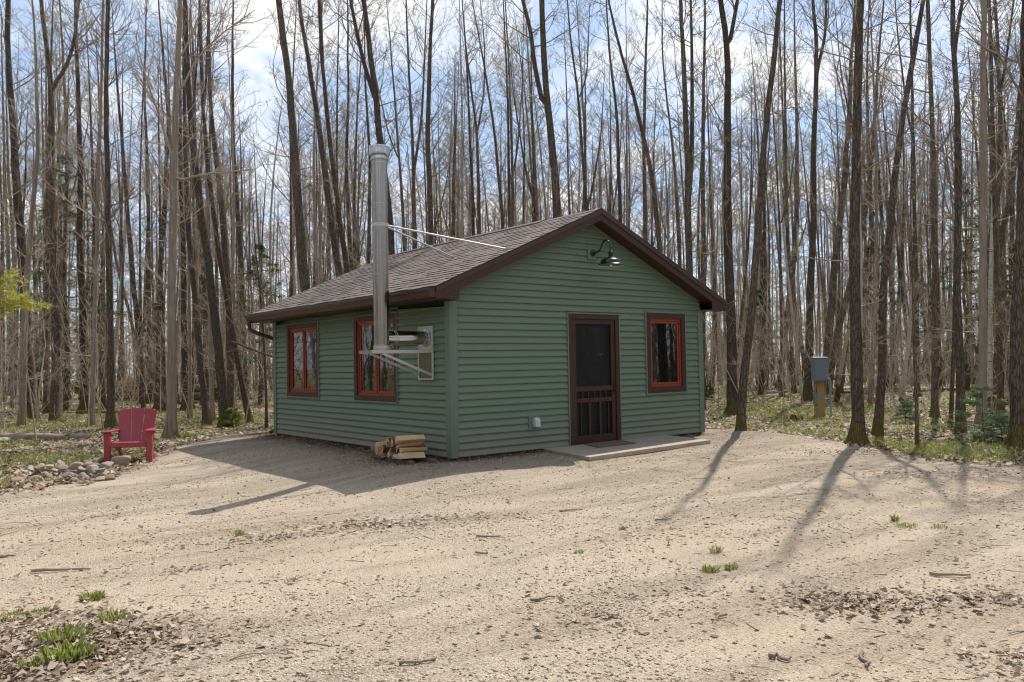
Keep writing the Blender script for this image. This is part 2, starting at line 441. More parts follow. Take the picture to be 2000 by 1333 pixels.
# the yard's outline about a centre, read as radius by bearing
YC = np.array([-1.0, -6.0])
YP = np.array([(-9, 1.6), (-6.6, 2.6), (-5.13, 2.9), (-4.34, 3.1), (-3.35, 4.0), (-1.97, 6.6), (-.36, 7.7), (.66, 8.1), (4, 7.6), (6.4, 4.0), (6.95, 1.05), (7.35, .5), (7.42, -1.1),
               (6.95, -2.3), (6.1, -3.55), (5.72, -4.5), (6.2, -5.2), (8.5, -8), (11, -13), (6, -17), (-5, -19), (-16, -17), (-19, -9), (-13, -1)])
_a = np.arctan2(YP[:, 1]-YC[1], YP[:, 0]-YC[0]); _r = np.hypot(YP[:, 1]-YC[1], YP[:, 0]-YC[0]); _o = np.argsort(_a); _a, _r = _a[_o], _r[_o]
def yard_radius(th):
    th = (np.asarray(th)+PI) % (2*PI)-PI
    return np.interp(th, _a, _r, period=2*PI)
def in_yard(x, y):
    """distance inside the yard's edge (positive = inside)"""
    x, y = np.asarray(x), np.asarray(y)
    return yard_radius(np.arctan2(y-YC[1], x-YC[0])) - np.hypot(x-YC[0], y-YC[1])

ax = axis(); gx, gy = np.meshgrid(ax, ax)
gz = terrain(gx, gy) - 0.05*smooth(.1, .7, in_yard(gx, gy)) - 0.0
n = len(ax); idx = np.arange(n*n).reshape(n, n)
gf = np.stack([idx[:-1, :-1], idx[:-1, 1:], idx[1:, 1:], idx[1:, :-1]], -1).reshape(-1, 4)
tag(link('ground', np_mesh('ground', np.stack([gx, gy, gz], -1).reshape(-1, 3), gf, M['ground'], True)), 'leaf covered forest floor with patches of thin grass', kind='structure')

NT, NR = 1400, 90
th = np.linspace(-PI, PI, NT, endpoint=False)
edge = yard_radius(th) + .10*np.sin(th*37+1)+.07*np.sin(th*83)+.05*np.sin(th*171+2)+.06*rng.standard_normal(NT)
fr = np.linspace(0, 1, NR)**.8
yx = YC[0]+edge[None, :]*fr[:, None]*np.cos(th); yy = YC[1]+edge[None, :]*fr[:, None]*np.sin(th)
# tyre ruts swinging past the cabin
rut = 0.006*np.sin(3.1*(yy+.28*yx)+1.6*np.sin(.6*yx)+np.sin(1.1*yy))*smooth(1.5, 3.0, np.hypot(yx-np.clip(yx, 0, W), yy-np.clip(yy, 0, L)))
yz = terrain(yx, yy)+.008+rut*(1-fr[:, None]**6) - .02*(fr[:, None] > .999)
idx = np.arange(NR*NT).reshape(NR, NT)
yf = np.stack([idx[:-1, :], np.roll(idx[:-1, :], -1, 1), np.roll(idx[1:, :], -1, 1), idx[1:, :]], -1).reshape(-1, 4)
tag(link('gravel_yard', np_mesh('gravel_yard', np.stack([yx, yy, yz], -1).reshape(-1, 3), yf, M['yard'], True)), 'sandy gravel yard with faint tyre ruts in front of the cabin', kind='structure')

def ground_z(x, y):
    x = np.asarray(x, float); y = np.asarray(y, float)
    ins = in_yard(x, y)
    rt = 0.006*np.sin(3.1*(y+.28*x)+1.6*np.sin(.6*x)+np.sin(1.1*y))*smooth(1.5, 3.0, np.hypot(x-np.clip(x, 0, W), y-np.clip(y, 0, L)))
    return terrain(x, y) + np.where(ins > .05, .008+rt, 0)

mb = MB()
pts = [on_ground(x, y) for x, y in ((1560, 753), (1640, 757), (1760, 757), (1880, 756), (2000, 752), (2100, 748))]
vv = []; ff_ = []
for i, p in enumerate(pts):
    d = Vector(pts[min(i+1, 5)]-pts[max(i-1, 0)]).normalized(); nrm = Vector((-d.y, d.x, 0))*1.5
    for sgn in (-1, 1):
        q = Vector(p)+sgn*nrm; vv.append((q.x, q.y, terr(q.x, q.y)+.03))
for i in range(5): ff_.append((2*i, 2*i+1, 2*i+3, 2*i+2))
mb.add(vv, ff_)
tag(mb.build('path', M['path']), 'pale sandy track crossing the woods beyond the post', kind='structure')

# ================================================================ CABIN
cabin = thing('cabin', 'small green sided cabin with brown gable roof and orange red window frames', 'cabin')
front = lambda u, o, z: (u, -o, z)
side = lambda u, o, z: (-o, u, z)
rightw = lambda u, o, z: (W+o, u, z)
backw = lambda u, o, z: (u, L+o, z)

def siding(mapf, length, ztop, openings, seams=()):
    """lapped courses; ztop(u)->height under the roof; openings (u0,u1,z0,z1)"""
    mb = MB(); k = 0
    zmax = max(ztop(length*i/40) for i in range(41))
    while k*CO < zmax:
        z0, z1 = k*CO, (k+1)*CO
        # span where the course exists under the rake
        us = [length*i/400 for i in range(401)]
        lo = [u for u in us if ztop(u) > z0+.005]
        hi = [u for u in us if ztop(u) >= z1]
        if not lo: break
        a0, b0 = lo[0], lo[-1]
        a1, b1 = (hi[0], hi[-1]) if hi else ((a0+b0)/2, (a0+b0)/2)
        cuts = [(a0, b0, a1, b1)]
        segs = []
        blk = sorted((o[0], o[1]) for o in openings if o[2] < z1-.02 and o[3] > z0+.02)
        s = None
        edges = [None]+[x for bb in blk for x in bb]+[None]
        for i in range(0, len(edges), 2):
            l, r = edges[i], edges[i+1]
            segs.append([a0 if l is None else l, b0 if r is None else r, a1 if l is None else l, b1 if r is None else r])
        out = []
        for sgm in segs:
            sm = [q for (q, kk) in seams if kk == k and sgm[0] < q < sgm[1]]
            if sm:
                q = sm[0]; out += [(sgm[0], q, sgm[2], q, 0.001), (q+.004, sgm[1], q+.004, sgm[3], -.003)]
            else: out.append((*sgm, 0))
        wob = .0012*math.sin(k*2.3)
        for (l0, r0, l1, r1, dz) in out:
            if r0-l0 < .01: continue
            vs = [mapf(l0, .0, z0), mapf(r0, .0, z0), mapf(l0, .031+dz+wob, z0-.002), mapf(r0, .031+dz+wob, z0-.002),
                  mapf(l0, .0322+dz+wob, z0+.012), mapf(r0, .0322+dz+wob, z0+.012), mapf(l1, .003+dz, z1+.004), mapf(r1, .003+dz, z1+.004)]
            mb.add(vs, [(0, 1, 3, 2), (2, 3, 5, 4), (4, 5, 7, 6)])
        for o in openings:              # what is left of a course above or below an opening
            for (za, zb) in ((z0, min(z1, o[2])), (max(z0, o[3]), z1)):
                if o[2] < z1-.02 and o[3] > z0+.02 and zb-za > .004:
                    fa, fb = (za-z0)/CO, (zb-z0)/CO; oa, ob = .0315-.0285*fa, .0315-.0285*fb
                    mb.add([mapf(o[0], oa, za), mapf(o[1], oa, za), mapf(o[0], ob, zb), mapf(o[1], ob, zb), mapf(o[0], 0, za), mapf(o[1], 0, za)], [(0, 1, 3, 2), (4, 5, 1, 0)])
        k += 1
    return mb

SOF = 2.235
under = lambda u: roof_z(u)-.20
DO = (2.215, 3.395, -.02, 2.115)
FW = (4.035, 5.105, .735, 2.175)
SW1 = (4.215, 5.645, .735, 2.16)
SW2 = (1.425, 2.865, .725, 2.165)
siding(front, W, under, [DO, FW, (2.69, 2.88, 2.985, 3.195), (1.385, 1.585, .295, .525)],
       [(3.05, 21), (3.05, 22), (2.35, 23), (2.35, 24), (3.62, 20), (3.62, 19), (2.95, 26), (2.95, 27)]).build('wall', M['siding'], cabin)
siding(side, L, lambda u: SOF, [SW1, SW2], [(3.6, 3), (3.6, 4), (3.3, 18)]).build('wall', M['siding'], cabin)
siding(rightw, L, lambda u: SOF, []).build('wall', M['siding'], cabin)
siding(backw, W, under, []).build('wall', M['siding'], cabin)
# the body behind the siding: sheathing, so nothing shows through
mb = MB()
poly = [(.02, .02, -.12), (W-.02, .02, -.12), (W-.02, .02, roof_z(W)-.24), (XM, .02, RIDGE-.24), (.02, .02, roof_z(0)-.24)]
# leave a shallow recess behind door: core starts 12 cm in at the door, so use pieces
mb.prism([(p[0], .16, p[2]) for p in poly], (0, L-.18, 0))
mb.prism([(.02, .02, -.12), (2.30, .02, -.12), (2.30, .02, 2.2), (.02, .02, 2.2)], (0, .138, 0))
mb.prism([(3.31, .02, -.12), (W-.02, .02, -.12), (W-.02, .02, 2.2), (3.31, .02, 2.2)], (0, .138, 0))
mb.prism([(2.302, .02, 2.08), (3.308, .02, 2.08), (3.308, .02, 2.2), (2.302, .02, 2.2)], (0, .138, 0))
mb.prism([(.02, .02, 2.202), (W-.02, .02, 2.202), (W-.02, .02, roof_z(W)-.24), (XM, .02, RIDGE-.24), (.02, .02, roof_z(0)-.24)], (0, .138, 0))
mb.build('sheathing', M['dark'], cabin)
MB().box((-.004, -.004, -.2), (W+.004, L+.004, -.012)).build('foundation', painted('brown_footing', (.075, .055, .042), .9, .3, 8, .5), cabin)
# corner posts
def post(x, y, sx, sy, top):
    mb = MB(); w, t = .088, .041
    mb.box((min(x, x-sx*w), min(y+sy*t, y), -.01), (max(x, x-sx*w), max(y+sy*t, y), top))
    mb.box((min(x+sx*t, x), min(y+sy*t, y-sy*w), -.01), (max(x+sx*t, x), max(y+sy*t, y-sy*w), top-.001))
    mb.build('corner_post', M['siding_trim'], cabin, bevel=.004)
post(0, 0, -1, -1, 2.225); post(W, 0, 1, -1, 2.225); post(0, L, -1, 1, 2.225); post(W, L, 1, 1, 2.225)

# roof deck with shingle courses laid one by one
roofo = MB()
for sx in (-1, 1):
    xe = XM+sx*(XM+OVX)
    a = [(XM, -OVY, RIDGE-.012), (xe, -OVY, roof_z(xe)-.012), (xe, -OVY, roof_z(xe)-.035), (XM, -OVY, RIDGE-.035)]
    roofo.prism(a, (0, L+2*OVY, 0))
roof = roofo.build('roof', M['brown_metal'], cabin)
sh = MB(); rr = random.Random(5)
slen = math.hypot(XM+OVX, SLOPE*(XM+OVX)); nc = 25; ex = slen/nc
ca, sa = 1/math.hypot(1, SLOPE), SLOPE/math.hypot(1, SLOPE)
for sx in (-1, 1):
    def rp(s, y, h):      # s along the slope from ridge; h above deck
        return (XM+sx*(s*ca+h*sa), y, RIDGE-s*sa+h*ca)
    for c in range(nc):
        s1 = (c+1)*ex + (.02 if c == nc-1 else 0); s0 = c*ex-.02
        y = -OVY-.015
        yend = L+OVY+.015
        while y < yend-.01:
            w = rr.choice((.1, .14, .17, .21, .26, .31)); y2 = min(y+w, yend)
            th_ = rr.choice((.006, .0065, .012, .0125)); tnt = min(1, max(0, rr.gauss(.5, .22)))
            j = rr.uniform(-.006, .006)
            s0c = max(s0, 0)
            vs = [rp(s0c, y, .0), rp(s0c, y2, .0), rp(s1+j, y, th_), rp(s1+j, y2, th_), rp(s1+j, y, -.004), rp(s1+j, y2, -.004)]
            sh.add(vs, [(0, 1, 3, 2), (2, 3, 5, 4), (0, 2, 4), (1, 5, 3)], tnt)
            y = y2
sh.build('shingles', M['shingle'], roof)
rv = MB()
y = -OVY-.01
while y < L+OVY-.02:
    h = .022 if 0.95 < y < 5.9 else .006
    y2 = min(y+.2, L+OVY+.01)
    for sx in (-1, 1):
        p = [(XM, y, RIDGE+h+.006), (XM+sx*.13, y, RIDGE-.13*SLOPE+h+.006), (XM+sx*.13, y, RIDGE-.13*SLOPE-.002), (XM, y, RIDGE-.002)]
        q = [(a[0], y2+.02, a[2]-(.004 if i < 2 else 0)) for i, a in enumerate(p)]
        rv.add(p+q, [(0, 1, 5, 4), (1, 2, 6, 5), (0, 3, 2, 1), (4, 5, 6, 7)], rr.uniform(.1, .5))
    y = y2
rv.build('ridge_cap', M['shingle'], roof)

# rake boards, fascia, soffits
def rake(y0, y1, zo0, zo1, name, mat):
    for sx in (-1, 1):
        xe = XM+sx*(XM+OVX)
        MB().prism([(XM, y0, RIDGE-zo0), (xe, y0, roof_z(xe)-zo0), (xe, y0, roof_z(xe)-zo1), (XM, y0, RIDGE-zo1)], (0, y1-y0, 0)).build(name, mat, cabin, bevel=.003)
for (yf, s) in ((-OVY, 1), (L+OVY, -1)):
    rake(yf, yf+s*.022, .037, .195, 'fascia', M['brown'])
    rake(yf-s*.016, yf-s*.001, .012, .085, 'rake_trim', M['brown_metal'])
    rake(yf+s*.024, (-.002 if s > 0 else L+.002), .175, .19, 'soffit', M['soffit'])
# pale J trim where the gable siding meets the soffit
for sx in (-1, 1):
    xe = XM+sx*(XM-.02)
    MB().prism([(XM, -.02, RIDGE-.192), (xe, -.02, roof_z(xe)-.192), (xe, -.02, roof_z(xe)-.212), (XM, -.02, RIDGE-.212)], (0, .018, 0)).build('soffit_trim', M['siding_trim'], cabin)
for sx in (-1, 1):
    x0 = -OVX if sx < 0 else W; x1 = 0 if sx < 0 else W+OVX
    MB().box((x0+.024 if sx < 0 else x0+.002, -OVY+.03, SOF-.005), (x1-.002 if sx < 0 else x1-.024, L+OVY-.03, SOF+.01)).build('soffit', M['soffit'], cabin)
    xf = -OVX if sx < 0 else W+OVX
    MB().box((min(xf, xf-sx*.022), -OVY+.024, SOF-.01), (max(xf, xf-sx*.022), L+OVY-.024, roof_z(xf)-.04)).build('fascia', M['brown'], cabin)
    # boxed return closing the eave at each gable
    for (ya, yb) in ((-OVY+.003, -OVY+.02), (L+OVY-.02, L+OVY-.003)):
        xa = x0 if sx < 0 else x0+.03; xb = x1-.03 if sx < 0 else x1
        MB().prism([(xa, ya, SOF-.008), (xb, ya, SOF-.008), (xb, ya, roof_z(xb)-.2 if sx < 0 else roof_z(xb)-.1), (xa, ya, roof_z(xa)-.1 if sx < 0 else roof_z(xa)-.2)], (0, yb-ya, 0)).build('eave_return', M['brown'], cabin)
    # K-style gutter
    gz_ = roof_z(xf)-.03
    pr = [(0, -.0), (.0, -.125), (.055, -.125), (.075, -.1), (.085, -.06), (.115, -.03), (.115, .0), (.108, .0), (.106, -.026), (.008, -.118), (.008, 0)]
    MB().prism([(xf+sx*(.002+a), -OVY+.01, gz_+bz) for a, bz in pr], (0, L+2*OVY-.02, 0)).build('gutter', M['brown_metal'], cabin)
    for yy_ in (-OVY+.006, L+OVY-.012):
        MB().prism([(xf+sx*(.002+a), yy_, gz_+bz) for a, bz in ((0, 0), (0, -.128), (.056, -.128), (.078, -.101), (.088, -.06), (.118, -.03), (.118, .002))], (0, .005, 0)).build('gutter_cap', M['brown_metal'], cabin)
# downspout from the far gutter end back to the corner
dp = [(-.475, L+.17, 2.255), (-.475, L+.17, 2.17), (-.465, L+.165, 2.10), (-.42, L+.15, 2.055), (-.30, L+.12, 2.0), (-.12, L+.09, 1.94), (-.02, L+.075, 1.90), (.03, L+.07, 1.85), (.04, L+.07, 1.75), (.04, L+.07, .12), (.03, L+.1, .05), (-.0, L+.3, 0)]
MB().tube(dp, .04, 8).build('downspout', M['brown_metal'], cabin, True)

# ---- windows
def window(mapf, op, panes, trim=.095):
    u0, u1, z0, z1 = op
    def B(mb, a, b, c, d, o0, o1):      # box in wall coords
        p, q = mapf(a, o0, c), mapf(b, o1, d)
        mb.box(tuple(min(x, y) for x, y in zip(p, q)), tuple(max(x, y) for x, y in zip(p, q)))
    mb = MB(); j = .022
    # green J channel all round
    B(mb, u0-.004, u0+j, z0, z1, -.005, .044); B(mb, u1-j, u1+.004, z0, z1, -.005, .044)
    B(mb, u0+j, u1-j, z1-j, z1+.002, -.005, .045); B(mb, u0+j, u1-j, z0-.004, z0+j, -.005, .045)
    w = mb.build('window', M['siding_trim'], cabin, bevel=.003)
    a, b, c, d = u0+j, u1-j, z0+j, z1-j; t = trim
    mb = MB()
    B(mb, a, a+t, c+t, d-t, -.004, .038); B(mb, b-t, b, c+t, d-t, -.004, .038)
    B(mb, a, b, d-t, d, -.004, .0395); B(mb, a, b, c, c+t, -.004, .0395)
    mb.build('casing', M['brown'], w, bevel=.003)
    a, b, c, d = a+t, b-t, c+t, d-t; r1 = .036
    mb = MB()                       # fixed red frame
    B(mb, a, a+r1, c+r1, d-r1, -.03, .014); B(mb, b-r1, b, c+r1, d-r1, -.03, .014)
    B(mb, a, b, d-r1, d, -.03, .015); B(mb, a, b, c, c+r1, -.03, .015)
    if panes == 2: B(mb, (a+b)/2-.02, (a+b)/2+.02, c+r1, d-r1, -.03, .012)
    mb.build('frame', M['red'], w, bevel=.003)
    xs = [(a+r1, b-r1)] if panes == 1 else [(a+r1, (a+b)/2-.02), ((a+b)/2+.02, b-r1)]
    for (s, e) in xs:
        mb = MB(); q = .042; c2, d2 = c+r1, d-r1
        B(mb, s+.001, s+q, c2+q, d2-q, -.04, -.004); B(mb, e-q, e-.001, c2+q, d2-q, -.04, -.004)
        B(mb, s+.001, e-.001, d2-q, d2-.001, -.04, -.003); B(mb, s+.001, e-.001, c2+.001, c2+q, -.04, -.003)
        sashobj = mb.build('sash', M['red'], w, bevel=.004)
        mb = MB(); B(mb, s+q-.002, e-q+.002, c2+q-.002, d2-q+.002, -.03, -.018)
        mb.build('pane', M['glass'], w)
window(front, FW, 1, .1)
window(side, SW1, 2, .082); window(side, SW2, 2, .082)

# ---- screen door
def FB(mb, a, b, c, d, o0, o1):
    p, q = front(a, o0, c), front(b, o1, d)
    mb.box(tuple(min(x, y) for x, y in zip(p, q)), tuple(max(x, y) for x, y in zip(p, q))); return mb
mb = MB(); u0, u1, z0, z1 = DO
FB(mb, u0-.004, u0+.02, z0, z1, -.005, .044); FB(mb, u1-.02, u1+.004, z0, z1, -.005, .044); FB(mb, u0+.02, u1-.02, z1-.02, z1+.003, -.005, .045)
mb.build('door_trim', M['siding_trim'], cabin, bevel=.003)
mb = MB(); t = .082
FB(mb, u0+.02, u0+.02+t, z0, z1-.02-t, -.1, .038); FB(mb, u1-.02-t, u1-.02, z0, z1-.02-t, -.1, .038); FB(mb, u0+.02, u1-.02, z1-.02-t, z1-.02, -.1, .04)
FB(mb, u0+.1, u1-.1, -.02, .012, -.1, .02)
mb.build('door_casing', M['brown'], cabin, bevel=.004)
da, db, dz0, dz1 = u0+.105, u1-.105, .018, z1-.105
mb = MB(); st = .085
FB(mb, da, da+st, dz0, dz1, -.012, .016); FB(mb, db-st, db, dz0, dz1, -.012, .016)
for (c, d) in ((dz1-.075, dz1), (.845, .925), (.665, .735), (dz0, dz0+.115)): FB(mb, da+st, db-st, c, d, -.011, .015)
w_ = db-da-2*st
for f in (.36, .66): FB(mb, da+st+w_*f-.022, da+st+w_*f+.022, dz0+.115, .665, -.009, .012)
for f in (.125, .90): FB(mb, da+st+w_*f-.009, da+st+w_*f+.009, dz0+.115, .665, -.008, .008)
door = mb.build('screen_door', M['brown'], cabin, bevel=.003)
for i in range(5):
    x = da+st+w_*(i+1)/6
    MB().lathe([(.009, .735), (.009, .75), (.015, .762), (.008, .775), (.013, .79), (.008, .805), (.015, .82), (.009, .83), (.009, .845)], (x, -.002, 0), 'z', 10).build('spindle', M['brown'], door, True)
FB(MB(), da+st-.005, db-st+.005, dz0+.02, dz1-.02, -.016, -.0145).build('screen', M['screen'], door)
for z in (.33, 1.71):
    mb = FB(MB(), da-.05, da+.012, z-.048, z+.048, .017, .0345); mb.lathe([(.008, z-.052), (.008, z+.052)], (da-.004, -.037, 0), 'z', 10)
    mb.build('hinge', M['black'], door, True)
mb = FB(MB(), db-.055, db-.02, .80, .96, .017, .022)
mb.tube([(db-.038, -.02, .83), (db-.038, -.055, .84), (db-.038, -.062, .88), (db-.038, -.055, .92), (db-.038, -.02, .93)], .007, 8)
mb.build('handle', M['black'], door, True)
# inner door seen dimly through the mesh
mb = FB(MB(), da-.02, db+.02, .0, 2.03, -.098, -.07)
ind = mb.build('inner_door', M['inner_door'], cabin)
mb = MB()
for c in ((da+.12, db-.12, 1.0, 1.02), (da+.12, db-.12, 1.88, 1.9), (da+.12, db-.12, 1.40, 1.415)): FB(mb, *c, -.07, -.06)
for x in (da+.12, db-.14, da+.42): FB(mb, x, x+.018, 1.02, 1.88, -.069, -.061)
FB(mb, da+.12, db-.12, .2, .22, -.07, -.062); FB(mb, da+.12, db-.12, .8, .82, -.07, -.062)
mb.build('muntin', M['brown'], ind)
FB(MB(), da+.138, db-.14, 1.02, 1.88, -.0695, -.066).build('pane', M['glass'], ind)
FB(MB(), db-.285, db-.21, 1.425, 1.46, -.0655, -.062).build('sticker', M['gold'], ind)

# ---- gooseneck lamp in the gable
lp = FB(MB(), 2.69, 2.88, 2.985, 3.195, .002, .042).build('lamp', M['siding_trim'], cabin, bevel=.004)
mb = MB().lathe([(.058, -.043), (.058, -.052), (.045, -.064), (.02, -.07)], (2.80, 0, 3.095), 'y', 24)
mb.build('lamp_mount', M['black'], lp, True)
cz = 3.095
arm = [(2.80, -.06, cz), (2.80, -.12, cz), (2.80, -.18, cz+.012), (2.80, -.225, cz+.05), (2.80, -.25, cz+.1), (2.80, -.28, cz+.145), (2.80, -.325, cz+.172), (2.80, -.375, cz+.17), (2.80, -.42, cz+.14), (2.80, -.445, cz+.09), (2.80, -.45, cz+.02), (2.80, -.45, cz-.03)]
MB().tube(arm, .0125, 12).build('lamp_arm', M['black'], lp, True)
c0 = (2.80, -.45, 2.86)
prof = [(.016, .225), (.03, .215), (.03, .2), (.036, .195), (.036, .15), (.03, .14), (.04, .135), (.05, .118), (.085, .108), (.145, .085), (.165, .06), (.172, .025), (.21, .002), (.212, -.004)]
inner = [(.208, -.004), (.17, .02), (.15, .058), (.08, .09), (.0005, .1)]
MB().lathe(prof, c0, 'z', 40).build('lamp_shade', M['black'], lp, True)
mbi = MB(); n_ = 40; vs = []
for r_, h in inner:
    vs += [(c0[0]+r_*math.cos(2*PI*i/n_), c0[1]+r_*math.sin(2*PI*i/n_), c0[2]+h-.006) for i in range(n_)]
mbi.add(vs, [(k*n_+i, k*n_+(i+1) % n_, (k+1)*n_+(i+1) % n_, (k+1)*n_+i) for k in range(len(inner)-1) for i in range(n_)])
mbi.build('lamp_reflector', M['lamp_white'], lp, True)
MB().lathe([(.012, .05), (.022, .03), (.03, .0), (.024, -.02), (.008, -.03)], (c0[0], c0[1], c0[2]+.01), 'z', 20).build('bulb', M['lamp_white'], lp, True)

# ---- vent hood low on the front wall
vt = FB(MB(), 1.385, 1.585, .295, .525, .0, .042).build('vent', M['siding_trim'], cabin, bevel=.005)
mb = MB()
pf = [(.042, .345), (.042, .475), (.065, .49), (.095, .478), (.115, .44), (.12, .35), (.112, .345)]
mb.prism([(1.45, -o, z) for o, z in pf], (.1, 0, 0)); mb.build('vent_hood', M['white_plastic'], vt, bevel=.006)

# ---- chimney on its bracket
PX, PY = -.78, .585
ch = MB()
ch.lathe([(.112, 1.60), (.1125, 4.235)], (PX, PY, 0), 'z', 40)
chim = ch.build('chimney', M['steel'], cabin, True)
for zb in (1.615, 1.905, 1.925, 2.62, 2.635, 2.92, 2.935, 3.62, 4.2):
    MB().lathe([(.1125, zb-.006), (.117, zb-.003), (.117, zb+.003), (.1125, zb+.006)], (PX, PY, 0), 'z', 40).build('pipe_band', M['steel_bright'], chim, True)
MB().lathe([(.113, 3.29), (.118, 3.291), (.118, 3.339), (.113, 3.34)], (PX, PY, 0), 'z', 40).build('clamp', M['galv'], chim, True)
MB().lathe([(.11, 4.236), (.13, 4.24), (.132, 4.262), (.108, 4.268), (.105, 4.3), (.12, 4.305), (.15, 4.315), (.152, 4.33), (.146, 4.336), (.146, 4.412), (.153, 4.418), (.15, 4.437), (.12, 4.447), (.02, 4.452)], (PX, PY, 0), 'z', 44).build('chimney_cap', M['steel_bright'], chim, True)
# tee: horizontal pipe from the wall
MB().lathe([(.102, -.045), (.1, -.06), (.1, PX*-1*-.78), (.09, PX+.10), (.085, PX+.06)], (0, PY, 1.715), 'x', 36).build('tee_pipe', M['steel_bright'], chim, True)
for xb in (-.60, -.57):
    MB().lathe([(.1, xb-.005), (.106, xb-.002), (.106, xb+.002), (.1, xb+.005)], (0, PY, 1.715), 'x', 36).build('pipe_band', M['galv'], chim, True)
MB().lathe([(.102, -.045), (.128, -.047), (.13, -.051), (.104, -.058)], (0, PY, 1.715), 'x', 36).build('collar', M['steel'], chim, True)
MB().lathe([(.11, 1.535), (.118, 1.54), (.118, 1.6), (.113, 1.605)], (PX, PY, 0), 'z', 40).build('base_plate', M['galv'], chim, True)
# brace rods to the roof
for e in ((.95, -.12), (1.15, 1.58)):
    ez = roof_z(e[0])+.02
    mb = MB().tube([(PX+.09, PY+(.02 if e[1] > 0 else -.04), 3.315), (e[0], e[1], ez)], .0135, 10)
    mb.box((e[0]-.04, e[1]-.025, ez-.012), (e[0]+.05, e[1]+.025, ez+.012))
    mb.build('brace_rod', M['galv'], chim, True)
# wall plate and bracket
mb = MB()
for (a, b, c, d) in ((.395, .425, 1.10, 1.885), (.775, .80, 1.10, 1.885), (.425, .775, 1.10, 1.122), (.425, .775, 1.862, 1.885), (.425, .775, 1.50, 1.53)):
    p, q = side(a, .03, c), side(b, .052, d); mb.box((q[0], p[1], p[2]), (p[0], q[1], q[2]))
bk = mb.build('bracket', M['galv'], cabin, bevel=.002)
MB().box((-.043, .42, 1.525), (-.033, .78, 1.866)).build('thimble_plate', M['galv'], bk)
MB().box((-.041, .42, 1.12), (-.0335, .78, 1.505)).build('lower_panel', M['olive'], bk)
for y in (.42, .765):
    MB().box((-1.035, y-.006, 1.492), (-.053, y+.006, 1.538)).build('bracket_arm', M['galv'], bk)
    MB().bar((-.86, y+.014, 1.494), (-.053, y+.014, 1.175), .008, .036).build('bracket_strut', M['galv'], bk)
MB().box((-1.041, .415, 1.492), (-1.035, .77, 1.536)).build('bracket_end', M['old_log'], bk)
MB().box((-.92, .43, 1.53), (-.64, .755, 1.537)).build('support_plate', M['galv'], bk)
MB().box((-.09, .4085, 1.5), (-.056, .4135, 1.532)).build('sticker', M['yellow'], bk)

# ---- loose door step and mat
c4 = [(1.66, -.035, -.002), (1.44, -1.28, -.012), (4.33, -1.13, .008), (4.53, -.035, .012)]
mb = MB(); vs = [Vector(p)-Vector((0, 0, .06)) for p in c4]+[Vector(p) for p in c4]
mb.add(vs, [(0, 1, 2, 3), (7, 6, 5, 4), (0, 4, 5, 1), (1, 5, 6, 2), (2, 6, 7, 3), (3, 7, 4, 0)])
tag(mb.build('door_step', M['plywood'], bevel=.004), 'low weathered wooden platform laid in front of the screen door', 'step')
mb = MB().add([Vector(p)+Vector((0, 0, h)) for h in (0, .01) for p in ((2.3, -.58, .002), (3.13, -.60, .006), (3.33, -.06, .008), (2.5, -.055, .003))],
              [(3, 2, 1, 0), (4, 5, 6, 7), (0, 1, 5, 4), (1, 2, 6, 5), (2, 3, 7, 6), (3, 0, 4, 7)])
tag(mb.build('doormat', M['mat_fibre']), 'thin reddish brown doormat lying on the wooden platform', 'doormat')

